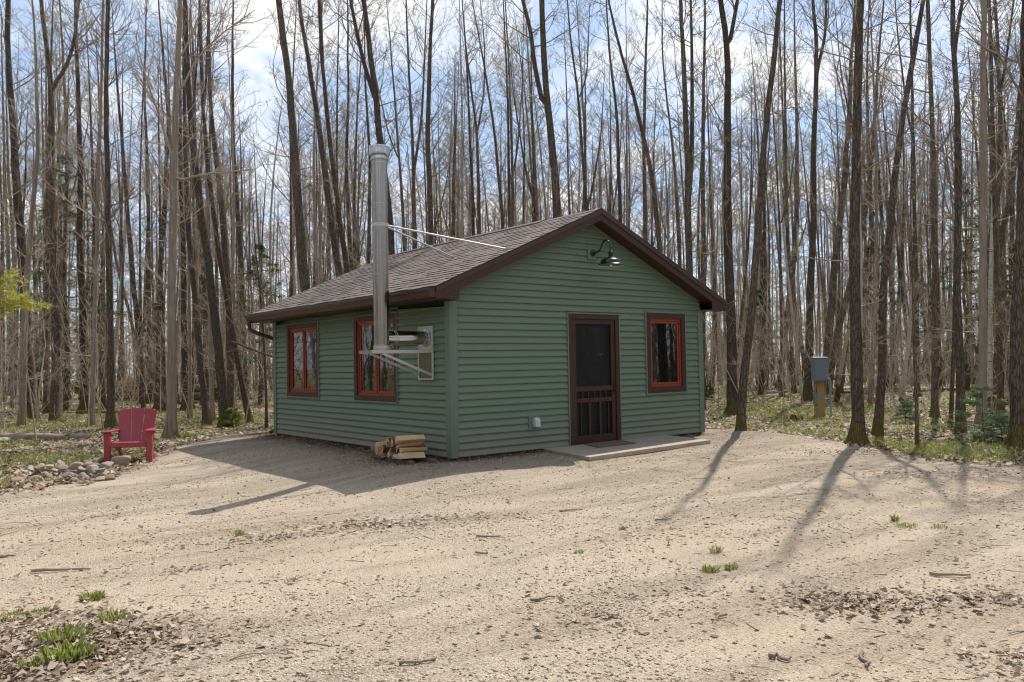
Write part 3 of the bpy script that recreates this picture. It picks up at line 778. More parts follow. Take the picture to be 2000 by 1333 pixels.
# ================================================================ RED CHAIR
def make_chair():
    x, y = -2.93, 5.27
    t = thing('chair', 'red resin Adirondack armchair standing behind the ring of stones', 'chair', (x, y, terr(x, y)+.0), math.radians(-27))
    cm = M['chair']; t.scale = (.93, .93, .93)
    # seat: curved shell sloping to the back, three boards with slits
    for i in range(3):
        a, b = -.265+i*.178, -.265+i*.178+.172
        prof = [(-.40, .345), (-.395, .375), (-.36, .39), (-.2, .36), (0, .305), (.12, .275)]
        low = [(yy, z-.022) for yy, z in prof][::-1]
        MB().prism([(a, yy, z) for yy, z in prof+low], (b-a, 0, 0)).build('seat_board', cm, t, True)
    MB().prism([(-.29, -.405, .30), (-.29, -.38, .385), (-.29, -.36, .385), (-.29, -.37, .29)], (.58, 0, 0)).build('apron', cm, t, bevel=.006)
    # back: wide slab fanning outwards with an arched top; two grooves split it in three
    nb = 25; K = 12; lean = .36; gaps = (8, 16)
    def bp(i, k, off):
        f = i/(nb-1)*2-1
        h = k/(K-1)
        top = .70-.045*f*f
        zz = .25+h*top
        half = .255+.085*h
        xx = f*half
        yy = .10+(zz-.25)*lean - .045*(f*f) + .03*math.sin(PI*h)
        nn = Vector((.0, -1, .3)).normalized()
        return Vector((xx, yy, zz))-nn*off
    for s_, e_ in ((0, 8), (8, 16), (16, 24)):
        vs = []; cols = e_-s_+1
        for off in (0, .02):
            for k in range(K):
                for i in range(s_, e_+1):
                    p = bp(i, k, off)
                    sh_ = .006 if i == s_ and s_ else -.006 if i == e_ and e_ < 24 else 0
                    vs.append((p.x+sh_, p.y, p.z))
        q = cols*K
        g = lambda k, i, o: o*q+k*cols+i
        fs = []
        for k in range(K-1):
            for i in range(cols-1):
                fs += [(g(k, i, 0), g(k, i+1, 0), g(k+1, i+1, 0), g(k+1, i, 0)), (g(k, i, 1), g(k+1, i, 1), g(k+1, i+1, 1), g(k, i+1, 1))]
            fs += [(g(k, 0, 0), g(k+1, 0, 0), g(k+1, 0, 1), g(k, 0, 1)), (g(k, cols-1, 0), g(k, cols-1, 1), g(k+1, cols-1, 1), g(k+1, cols-1, 0))]
        for i in range(cols-1):
            fs += [(g(0, i, 0), g(0, i, 1), g(0, i+1, 1), g(0, i+1, 0)), (g(K-1, i, 0), g(K-1, i+1, 0), g(K-1, i+1, 1), g(K-1, i, 1))]
        MB().add(vs, fs).build('back_board', cm, t, True)
    for sx in (-1, 1):
        # front leg: broad, tapering to the foot
        MB().prism([(sx*.30, -.41, .56), (sx*.30, -.27, .56), (sx*.30, -.29, .3), (sx*.30, -.325, .0), (sx*.30, -.405, .0)], (sx*.1, 0, 0)).build('leg', cm, t, bevel=.012)
        # rear leg runs from the front of the seat down to the back
        MB().prism([(sx*.235, -.3, .36), (sx*.235, .05, .285), (sx*.235, .50, .0), (sx*.235, .40, .0), (sx*.235, -.02, .215), (sx*.235, -.3, .29)], (sx*.045, 0, 0)).build('leg', cm, t, bevel=.008)
        # arm: broad paddle widening to the front
        arm = [(sx*.27, .26), (sx*.265, .0), (sx*.27, -.42), (sx*.30, -.47), (sx*.39, -.475), (sx*.435, -.44), (sx*.44, -.33), (sx*.385, .0), (sx*.34, .28)]
        MB().prism([(a, b, .56+.02*(.3-b)*.3) for a, b in arm], (0, 0, .026)).build('armrest', cm, t, bevel=.009)
        MB().prism([(sx*.28, .20, .40), (sx*.28, .27, .56), (sx*.28, .22, .56), (sx*.28, .12, .42)], (sx*.03, 0, 0)).build('arm_support', cm, t, bevel=.005)
make_chair()

# ================================================================ FIRE RING STONES
def rock_mesh(name, seed, sub=2):
    r = np.random.default_rng(seed)
    bm = bmesh.new(); bmesh.ops.create_icosphere(bm, subdivisions=3, radius=1)
    k = r.normal(size=(9, 3)); k /= np.linalg.norm(k, axis=1)[:, None]; lev = r.uniform(.42, .88, 9)
    ph = r.uniform(0, 6, 6)
    for v in bm.verts:
        p = np.array(v.co)
        for a, l in zip(k, lev):
            dd = p@a
            if dd > l: p = p-a*(dd-l)*.96
        p = p*(1+.05*math.sin(3*p[0]+ph[0])*math.sin(3.3*p[1]+ph[1])+.03*math.sin(7*p[2]+ph[2]+4*p[0]))
        p = p*(1+.025*math.sin(11*p[0]+ph[3])*math.sin(12*p[1]+ph[4])+.02*r.normal()); v.co = p
    me = bpy.data.meshes.new(name); bm.to_mesh(me); bm.free()
    me.polygons.foreach_set('use_smooth', np.ones(len(me.polygons), bool)); me.materials.append(M['stone']); return me
rocks = [rock_mesh('rock', 40+i) for i in range(8)]
RC = on_ground(128, 908, -.2)
def put_rock(i, x, y, z, s, rz, label, tilt=(0, 0)):
    o = link('rock', rocks[i % 8]); o.location = (x, y, z); o.scale = s; o.rotation_euler = (tilt[0], tilt[1], rz)
    tag(o, label, 'rock', 'field stones of the fire ring'); return o
q = random.Random(3)
special = [
    (236, 900, .215, (.18, .15, .15), 'big tan boulder with dark stains at the chair end of the fire ring'),
    (203, 893, .15, (.15, .13, .12), 'rounded ochre stone perched highest beside the red chair leg'),
    (226, 890, .13, (.15, .12, .1), 'flat grey brown stone tucked behind the big tan boulder'),
]
for (px, py, hgt, sc, lab) in special:
    p = on_ground(px, py+10, -.2); put_rock(special.index((px, py, hgt, sc, lab)), p[0], p[1], terr(p[0], p[1])+sc[2]*.55, sc, q.uniform(0, 6), lab)
ringpx = [(112, 932), (92, 926), (70, 934), (57, 922), (83, 915), (97, 905), (122, 908), (134, 926), (150, 921), (163, 928), (148, 905), (173, 919), (188, 925), (196, 912), (170, 903), (186, 901),
          (203, 921), (212, 929), (128, 917), (106, 917), (76, 908), (64, 915), (143, 932), (160, 911), (120, 898), (45, 928), (206, 906), (181, 910), (88, 938), (35, 935), (196, 931), (60, 938)]
for i, (px, py) in enumerate(ringpx):
    up = .075 if py < 915 and 70 < px < 215 else 0
    s0 = q.uniform(.058, .1)
    p = on_ground(px, py+6+(12 if up else 0), -.2)
    put_rock(i+3, p[0], p[1], terr(p[0], p[1])+s0*.42+up, (s0*q.uniform(1, 1.5), s0*q.uniform(.85, 1.1), s0*q.uniform(.5, .78)), q.uniform(0, 6),
             'fist to head sized field stone heaped in the fire ring before the red chair', (q.uniform(-.3, .3), q.uniform(-.3, .3)))

# ================================================================ SPLIT FIREWOOD BY THE WALL
def split_log(name, seed, length, r, label, group, mats=('split', 'split_end', 'split_bark'), sides=None):
    """a split billet: wedge or slab section, ragged ends, bark left on its outer face; or a round when sides is given"""
    q = random.Random(seed)
    if sides:
        poly = [(math.cos(2*PI*i/sides)*r*q.uniform(.93, 1.07), math.sin(2*PI*i/sides)*r*q.uniform(.93, 1.07)) for i in range(sides)]; bark = set(range(sides))
    else:
        op = q.uniform(.8, 1.5); R = r*2.0; n_arc = 3
        poly = [(q.uniform(-.1, .12)*r, q.uniform(-.2, .2)*r)]+[(R*math.cos(-op/2+op*i/n_arc)*q.uniform(.85, 1.08), R*math.sin(-op/2+op*i/n_arc)*q.uniform(.9, 1.1)) for i in range(n_arc+1)]
        if q.random() < .5: poly[0:1] = [(.45*R, -.32*R), (.42*R, .30*R)]
        cx = sum(p[0] for p in poly)/len(poly); cy = sum(p[1] for p in poly)/len(poly)
        poly = [(p[0]-cx, p[1]-cy) for p in poly]
        bark = set(range(len(poly)-4, len(poly)-1)) if q.random() < .55 else set()
    n = len(poly); K = 8; vs = []; tw = q.uniform(-.12, .12)
    for k in range(K):
        f = k/(K-1); w = 1+q.uniform(-.05, .05); c, s_ = math.cos(tw*f), math.sin(tw*f)
        for a, b in poly:
            e = q.uniform(-.014, .014) if k in (0, K-1) else q.uniform(-.004, .004)
            vs.append((-length/2+length*f+e, (a*c-b*s_)*w+q.uniform(-.003, .003), (a*s_+b*c)*w+q.uniform(-.003, .003)))
    fs = [(k*n+i, k*n+(i+1) % n, (k+1)*n+(i+1) % n, (k+1)*n+i) for k in range(K-1) for i in range(n)]
    fs += [tuple(range(n-1, -1, -1)), tuple((K-1)*n+i for i in range(n))]
    me = bpy.data.meshes.new(name); me.from_pydata(vs, [], fs)
    for m_ in mats: me.materials.append(M[m_])
    for j, p in enumerate(me.polygons):
        p.material_index = 1 if j >= (K-1)*n else (2 if (j % n) in bark else 0)
    return tag(link(name, me), label, 'firewood', group)
FG = 'split firewood logs stacked by the cabin wall'
q = random.Random(21); k = 0
rows = [(.22, 10, .097), (.27, 9, .097), (.33, 6, .099), (.37, 4, .1)]
for r_, (y0, n_, st) in enumerate(rows):
    for i in range(n_):
        y = y0+i*st+q.uniform(-.012, .012)
        lab = 'pale split firewood billet inside the small stack by the cabin wall'
        if r_ == 0 and i == 0: lab = 'lowest outer firewood billet of the stack, at the corner post end'
        if r_ == 3: lab = ('topmost pale billet on the stack, on the corner post side', 'topmost pale billet on the stack, middle one', 'topmost pale billet on the stack, second toward the chimney', 'topmost pale billet on the stack, on the chimney side')[i]
        o = split_log('firewood_log', 100+k, .42+q.uniform(-.05, .05), q.uniform(.036, .047), lab, FG)
        slump = .10*max(0, (y-.62))*r_
        o.location = (-.46+q.uniform(-.07, .06)-(.08 if r_ == 0 and i < 2 else 0)-slump, y, terr(-.45, y)+.105+r_*.076+q.uniform(-.006, .006)-slump*.4); o.rotation_euler = (q.uniform(0, 6), q.uniform(-.07, .07), q.uniform(-.14, .14)); k += 1
for (a, b, lab) in (((-.60, .10, 0), (-.58, 1.15, 0), 'round bark covered pole lying under the firewood stack, outer side'), ((-.28, .0, 0), (-.26, 1.12, 0), 'round bark covered pole lying under the firewood stack, wall side')):
    mb = MB().tube([(a[0]+(b[0]-a[0])*f, a[1]+(b[1]-a[1])*f, terr(a[0], a[1]+(b[1]-a[1])*f)+.028) for f in (0, .25, .5, .75, 1)], [.04, .038, .037, .035, .032], 9)
    tag(mb.build('pole', M['split_bark'], None, True), lab, 'pole')

# ================================================================ ELECTRIC POST
pb = on_ground(1602, 815, -.22); pd = float((pb-CAM)@_F)
fx = Vector((_R0[0], _R0[1], 0))                      # post faces the yard
prot = math.atan2(-math.sin(YAW), math.cos(YAW))
ep = thing('utility_post', 'wooden post carrying a grey electric box and bent conduit in the grass', 'post', (pb[0], pb[1], terr(pb[0], pb[1])), prot+math.radians(12))
MB().box((-.125, -.075, -.2), (.105, .075, 1.42)).build('post', M['post_wood'], ep, bevel=.008)
bx = MB().box((-.28, -.24, .93), (.105, -.078, 1.52)).build('meter_box', M['grey_box'], ep, bevel=.008)
MB().box((-.267, -.252, .945), (.092, -.241, 1.505)).build('box_door', M['grey_box'], bx, bevel=.004)
MB().box((.05, -.258, 1.2), (.07, -.252, 1.26)).build('latch', M['conduit'], bx)
MB().prism([(-.29, -.262, 1.515), (.115, -.262, 1.515), (.105, -.07, 1.54), (-.28, -.07, 1.54)], (0, 0, .012)).build('box_lid', M['grey_box'], bx)
MB().tube([(.10, -.16, .95), (.115, -.16, .99), (.155, -.15, 1.0), (.21, -.13, .97), (.245, -.11, .9), (.25, -.1, .8), (.25, -.1, .4), (.25, -.1, -.1)], .03, 12).build('conduit', M['conduit'], ep, True)
MB().box((.15, -.06, .9), (.25, .05, 1.25)).build('junction_box', M['grey_box'], ep, bevel=.006)
MB().tube([(-.165, -.06, .95), (-.165, -.06, .6), (-.17, -.06, .3)], .028, 10).build('conduit', M['grey_box'], ep, True)
MB().box((-.205, -.11, .33), (-.13, -.02, .62)).build('outlet_box', M['grey_box'], ep, bevel=.006)
MB().tube([(.0, -.08, .47), (.1, -.1, .475), (.215, -.115, .47), (.28, -.11, .47)], .011, 8).build('strap', M['conduit'], ep, True)
MB().box((-.235, -.09, .72), (-.2, -.086, .87)).build('warning_tag', M['orange'], ep)

# ================================================================ TREES
def tubes(P, R, sides, lobes=None):
    """P (N,K,3), R (N,K) -> verts, quads"""
    N, K, _ = P.shape
    T = np.gradient(P, axis=1); T /= np.linalg.norm(T, axis=2, keepdims=True)+1e-9
    mt = T.mean(1); ref = np.where(np.abs(mt[:, 2:3]) > .75, np.array([[1., 0, 0]]), np.array([[0, 0, 1.]]))
    A = np.cross(T, ref[:, None, :]); A /= np.linalg.norm(A, axis=2, keepdims=True)+1e-9
    B = np.cross(T, A)
    an = np.arange(sides)*2*PI/sides
    V = P[:, :, None, :]+(R[:, :, None, None] if lobes is None else R[:, :, None, None]*lobes)*(np.cos(an)[None, None, :, None]*A[:, :, None, :]+np.sin(an)[None, None, :, None]*B[:, :, None, :])
    I = np.arange(N*K*sides).reshape(N, K, sides)
    a = I[:, :-1, :]; b = np.roll(a, -1, 2); d = I[:, 1:, :]; c = np.roll(d, -1, 2)
    return V.reshape(-1, 3), np.stack([a, b, c, d], -1).reshape(-1, 4)

def grow(r, S, D, LEN, K, lift, jit):
    """random walks from S along D, length LEN, bending upwards"""
    N = len(S); P = np.empty((N, K, 3)); P[:, 0] = S; d = D/np.linalg.norm(D, axis=1, keepdims=True)
    step = (LEN/(K-1))[:, None]
    for k in range(1, K):
        P[:, k] = P[:, k-1]+d*step
        d = d+r.normal(size=(N, 3))*jit+np.array([0, 0, 1.])*lift
        d /= np.linalg.norm(d, axis=1, keepdims=True)
    return P

def sub_branch(r, P, per, lo, hi, spread, K, lift, jit, tmin=.2):
    """children along polylines P"""
    N, KK, _ = P.shape
    t = np.sort(r.uniform(tmin, 1, (N, per)), 1)*(KK-1)
    i = np.minimum(t.astype(int), KK-2); f = (t-i)[..., None]
    ar = np.arange(N)[:, None]
    S = P[ar, i]*(1-f)+P[ar, i+1]*f
    T = P[ar, i+1]-P[ar, i]; T /= np.linalg.norm(T, axis=2, keepdims=True)+1e-9
    rp = r.normal(size=(N, per, 3)); rp -= (rp*T).sum(2, keepdims=True)*T; rp /= np.linalg.norm(rp, axis=2, keepdims=True)+1e-9
    D = T+spread*rp*r.uniform(.6, 1.3, (N, per, 1))
    plen = np.linalg.norm(np.diff(P, axis=1), axis=2).sum(1)[:, None]
    LEN = plen*r.uniform(lo, hi, (N, per))*(1.15-.6*t/(KK-1))
    return grow(r, S.reshape(-1, 3), D.reshape(-1, 3), LEN.reshape(-1), K, lift, jit)

def tree_parts(seed, trunk, r0, forks=(), nb=36, low=.14, twigs=(6, 3), bl=1.0, tip=.0028, sides=10, limbs=(), taper=.72, flare=.55, buds=0):
    """trunk (K,3) local polyline from the base up to its tip; returns trunk (v,f), crown (v,f), bud points"""
    r = np.random.default_rng(seed)
    trunk = np.asarray(trunk, float)
    seg = np.concatenate([[0], np.cumsum(np.linalg.norm(np.diff(trunk, axis=0), axis=1))]); H = seg[-1]
    KT = 40
    u = np.linspace(0, 1, KT)**1.15*H
    P = np.stack([np.interp(u, seg, trunk[:, i]) for i in range(3)], 1)
    for _ in range(2): P[1:-1] = .25*P[:-2]+.5*P[1:-1]+.25*P[2:]
    wob = np.cumsum(r.normal(size=(KT, 2)), 0)*.012; wob -= np.linspace(0, 1, KT)[:, None]*wob[-1]
    P[:, :2] += wob*min(1, r0*6)
    uu = u/H
    R = r0*(1-uu*.97)**taper*(1+flare*1.15*np.exp(-u/.13)+.22*np.exp(-u/.45))*(1+.035*r.normal(size=KT)*(uu > .02))
    R = np.maximum(R, .006)
    P[0, 2] -= .12
    an = np.arange(sides)*2*PI/sides; ph = r.uniform(0, 6.28, 3)
    lob = 1+np.exp(-u/.22)[:, None]*.34*flare*(np.cos(3*an+ph[0])+.7*np.cos(5*an+ph[1]))[None]+.03*np.cos(2*an+ph[2])[None]
    parts = [tubes(P[None], R[None], sides, lob[None, :, :, None])]
    main = [(P, R)]
    for fk in forks:
        fk = np.asarray(fk[0], float) if isinstance(fk, tuple) else np.asarray(fk, float)
        s2 = np.concatenate([[0], np.cumsum(np.linalg.norm(np.diff(fk, axis=0), axis=1))]); K2 = 22
        u2 = np.linspace(0, 1, K2)*s2[-1]
        Pf = np.stack([np.interp(u2, s2, fk[:, i]) for i in range(3)], 1)
        for _ in range(2): Pf[1:-1] = .25*Pf[:-2]+.5*Pf[1:-1]+.25*Pf[2:]
        k0 = np.argmin(np.linalg.norm(P-Pf[0], axis=1)); Pf[0] = P[k0]
        Rf = np.maximum(R[k0]*.78*(1-np.linspace(0, 1, K2)*.95)**.8, .006)
        parts.append(tubes(Pf[None], Rf[None], max(6, sides-2))); main.append((Pf, Rf))
    cr = []
    budp = []
    for mi, (Pm, Rm) in enumerate(main):
        K = len(Pm)
        nn = nb if mi == 0 else int(nb*.55)
        nl = int(nn*.34) if mi == 0 else 0
        uq = np.concatenate([r.uniform(low, .5, nl), .30+.68*r.uniform(0 if mi == 0 else .0, 1, nn-nl)**.9])
        if mi: uq = r.uniform(.15, .98, nn)
        isl = np.arange(nn) < nl
        fi = np.interp(uq*(u[-1] if mi == 0 else 1), u if mi == 0 else np.linspace(0, 1, K), np.arange(K))
        i0 = np.minimum(fi.astype(int), K-2); f = (fi-i0)[:, None]
        S = Pm[i0]*(1-f)+Pm[i0+1]*f; rad = Rm[i0]
        az = r.uniform(0, 2*PI)+np.arange(nn)*2.4+r.normal(size=nn)*.4
        el = np.where(isl, r.uniform(-.15, .6, nn), r.uniform(.35, 1.05, nn))
        D = np.stack([np.cos(az)*np.cos(el), np.sin(az)*np.cos(el), np.sin(el)], 1)
        LEN = np.where(isl, r.uniform(.4, 1.6, nn), r.uniform(.9, 2.9, nn)*(1.2-.75*uq))*bl*H/17
        rb = np.minimum(rad*.42, .004+.0068*LEN)
        K1 = 7
        B1 = grow(r, S, D, LEN, K1, .10, .13)
        R1 = rb[:, None]*(1-np.linspace(0, 1, K1)*.8)[None]
        cr.append(tubes(B1, np.maximum(R1, tip*1.1), 4))
        B2 = sub_branch(r, B1, twigs[0], .22, .5, .75, 5, .07, .16)
        R2 = np.repeat(rb*.42, twigs[0])[:, None]*(1-np.linspace(0, 1, 5)*.7)[None]
        cr.append(tubes(B2, np.maximum(R2, tip), 3))
        if twigs[1]:
            B3 = sub_branch(r, B2, twigs[1], .25, .6, .7, 4, .04, .16)
            cr.append(tubes(B3, np.full((len(B3), 4), tip)*np.linspace(1, .6, 4), 3))
            budp.append(B3[:, -1])
        budp.append(B2[:, -1])
    for lm in limbs:                  # particular limbs seen in the photograph
        lm = np.asarray(lm, float); s2 = np.concatenate([[0], np.cumsum(np.linalg.norm(np.diff(lm, axis=0), axis=1))])
        Pf = np.stack([np.interp(np.linspace(0, s2[-1], 10), s2, lm[:, i]) for i in range(3)], 1)
        Pf[1:-1] = .25*Pf[:-2]+.5*Pf[1:-1]+.25*Pf[2:]
        k0 = np.argmin(np.linalg.norm(P-Pf[0], axis=1)); Pf[0] = P[k0]
        rl = min(R[k0]*.45, .05)
        cr.append(tubes(Pf[None], (rl*np.linspace(1, .25, 10))[None], 7))
        B2 = sub_branch(r, Pf[None], 14, .2, .5, .8, 6, .07, .14); cr.append(tubes(B2, np.maximum(.012*np.linspace(1, .3, 6)[None].repeat(14, 0), tip), 4))
        B3 = sub_branch(r, B2, 6, .25, .6, .7, 4, .04, .16); cr.append(tubes(B3, np.full((len(B3), 4), tip*1.1), 3))
    def join(ps):
        off = 0; V = []; F = []
        for v, f in ps: V.append(v); F.append(f+off); off += len(v)
        return np.concatenate(V), np.concatenate(F)
    return join(parts), join(cr), np.concatenate(budp)

def quads_at(r, P, size, normal_spread=1.0, elong=1.5):
    """little leaf diamonds at points"""
    N = len(P); a = r.normal(size=(N, 3)); a /= np.linalg.norm(a, axis=1)[:, None]
    b = np.cross(a, r.normal(size=(N, 3))); b /= np.linalg.norm(b, axis=1)[:, None]
    s = (size*r.uniform(.6, 1.3, N))[:, None]
    V = np.stack([P, P+a*s*.5*elong+b*s*.4, P+a*s*elong, P+a*s*.5*elong-b*s*.4], 1).reshape(-1, 3)
    return V, np.arange(4*N).reshape(N, 4)

BUD_T = None
def make_tree(name, label, group, base, seed, trunk, r0, bark, crown_mat, buds=0, **kw):
    t = thing(name, label, 'tree', base, 0, group)
    (tv, tf), (cv, cf), bp_ = tree_parts(seed, trunk, r0, **kw)
    link('trunk', np_mesh('trunk', tv, tf, M[bark], True), t)
    link('crown', np_mesh('crown', cv, cf, M[crown_mat], False), t)
    if buds:
        r = np.random.default_rng(seed+5); bp_ = bp_[r.random(len(bp_)) < buds]
        v, f = quads_at(r, bp_, .035); link('young_leaves', np_mesh('young_leaves', v, f, M['bud'], False, np.repeat(r.random(len(bp_)), 4)), t)
    return t

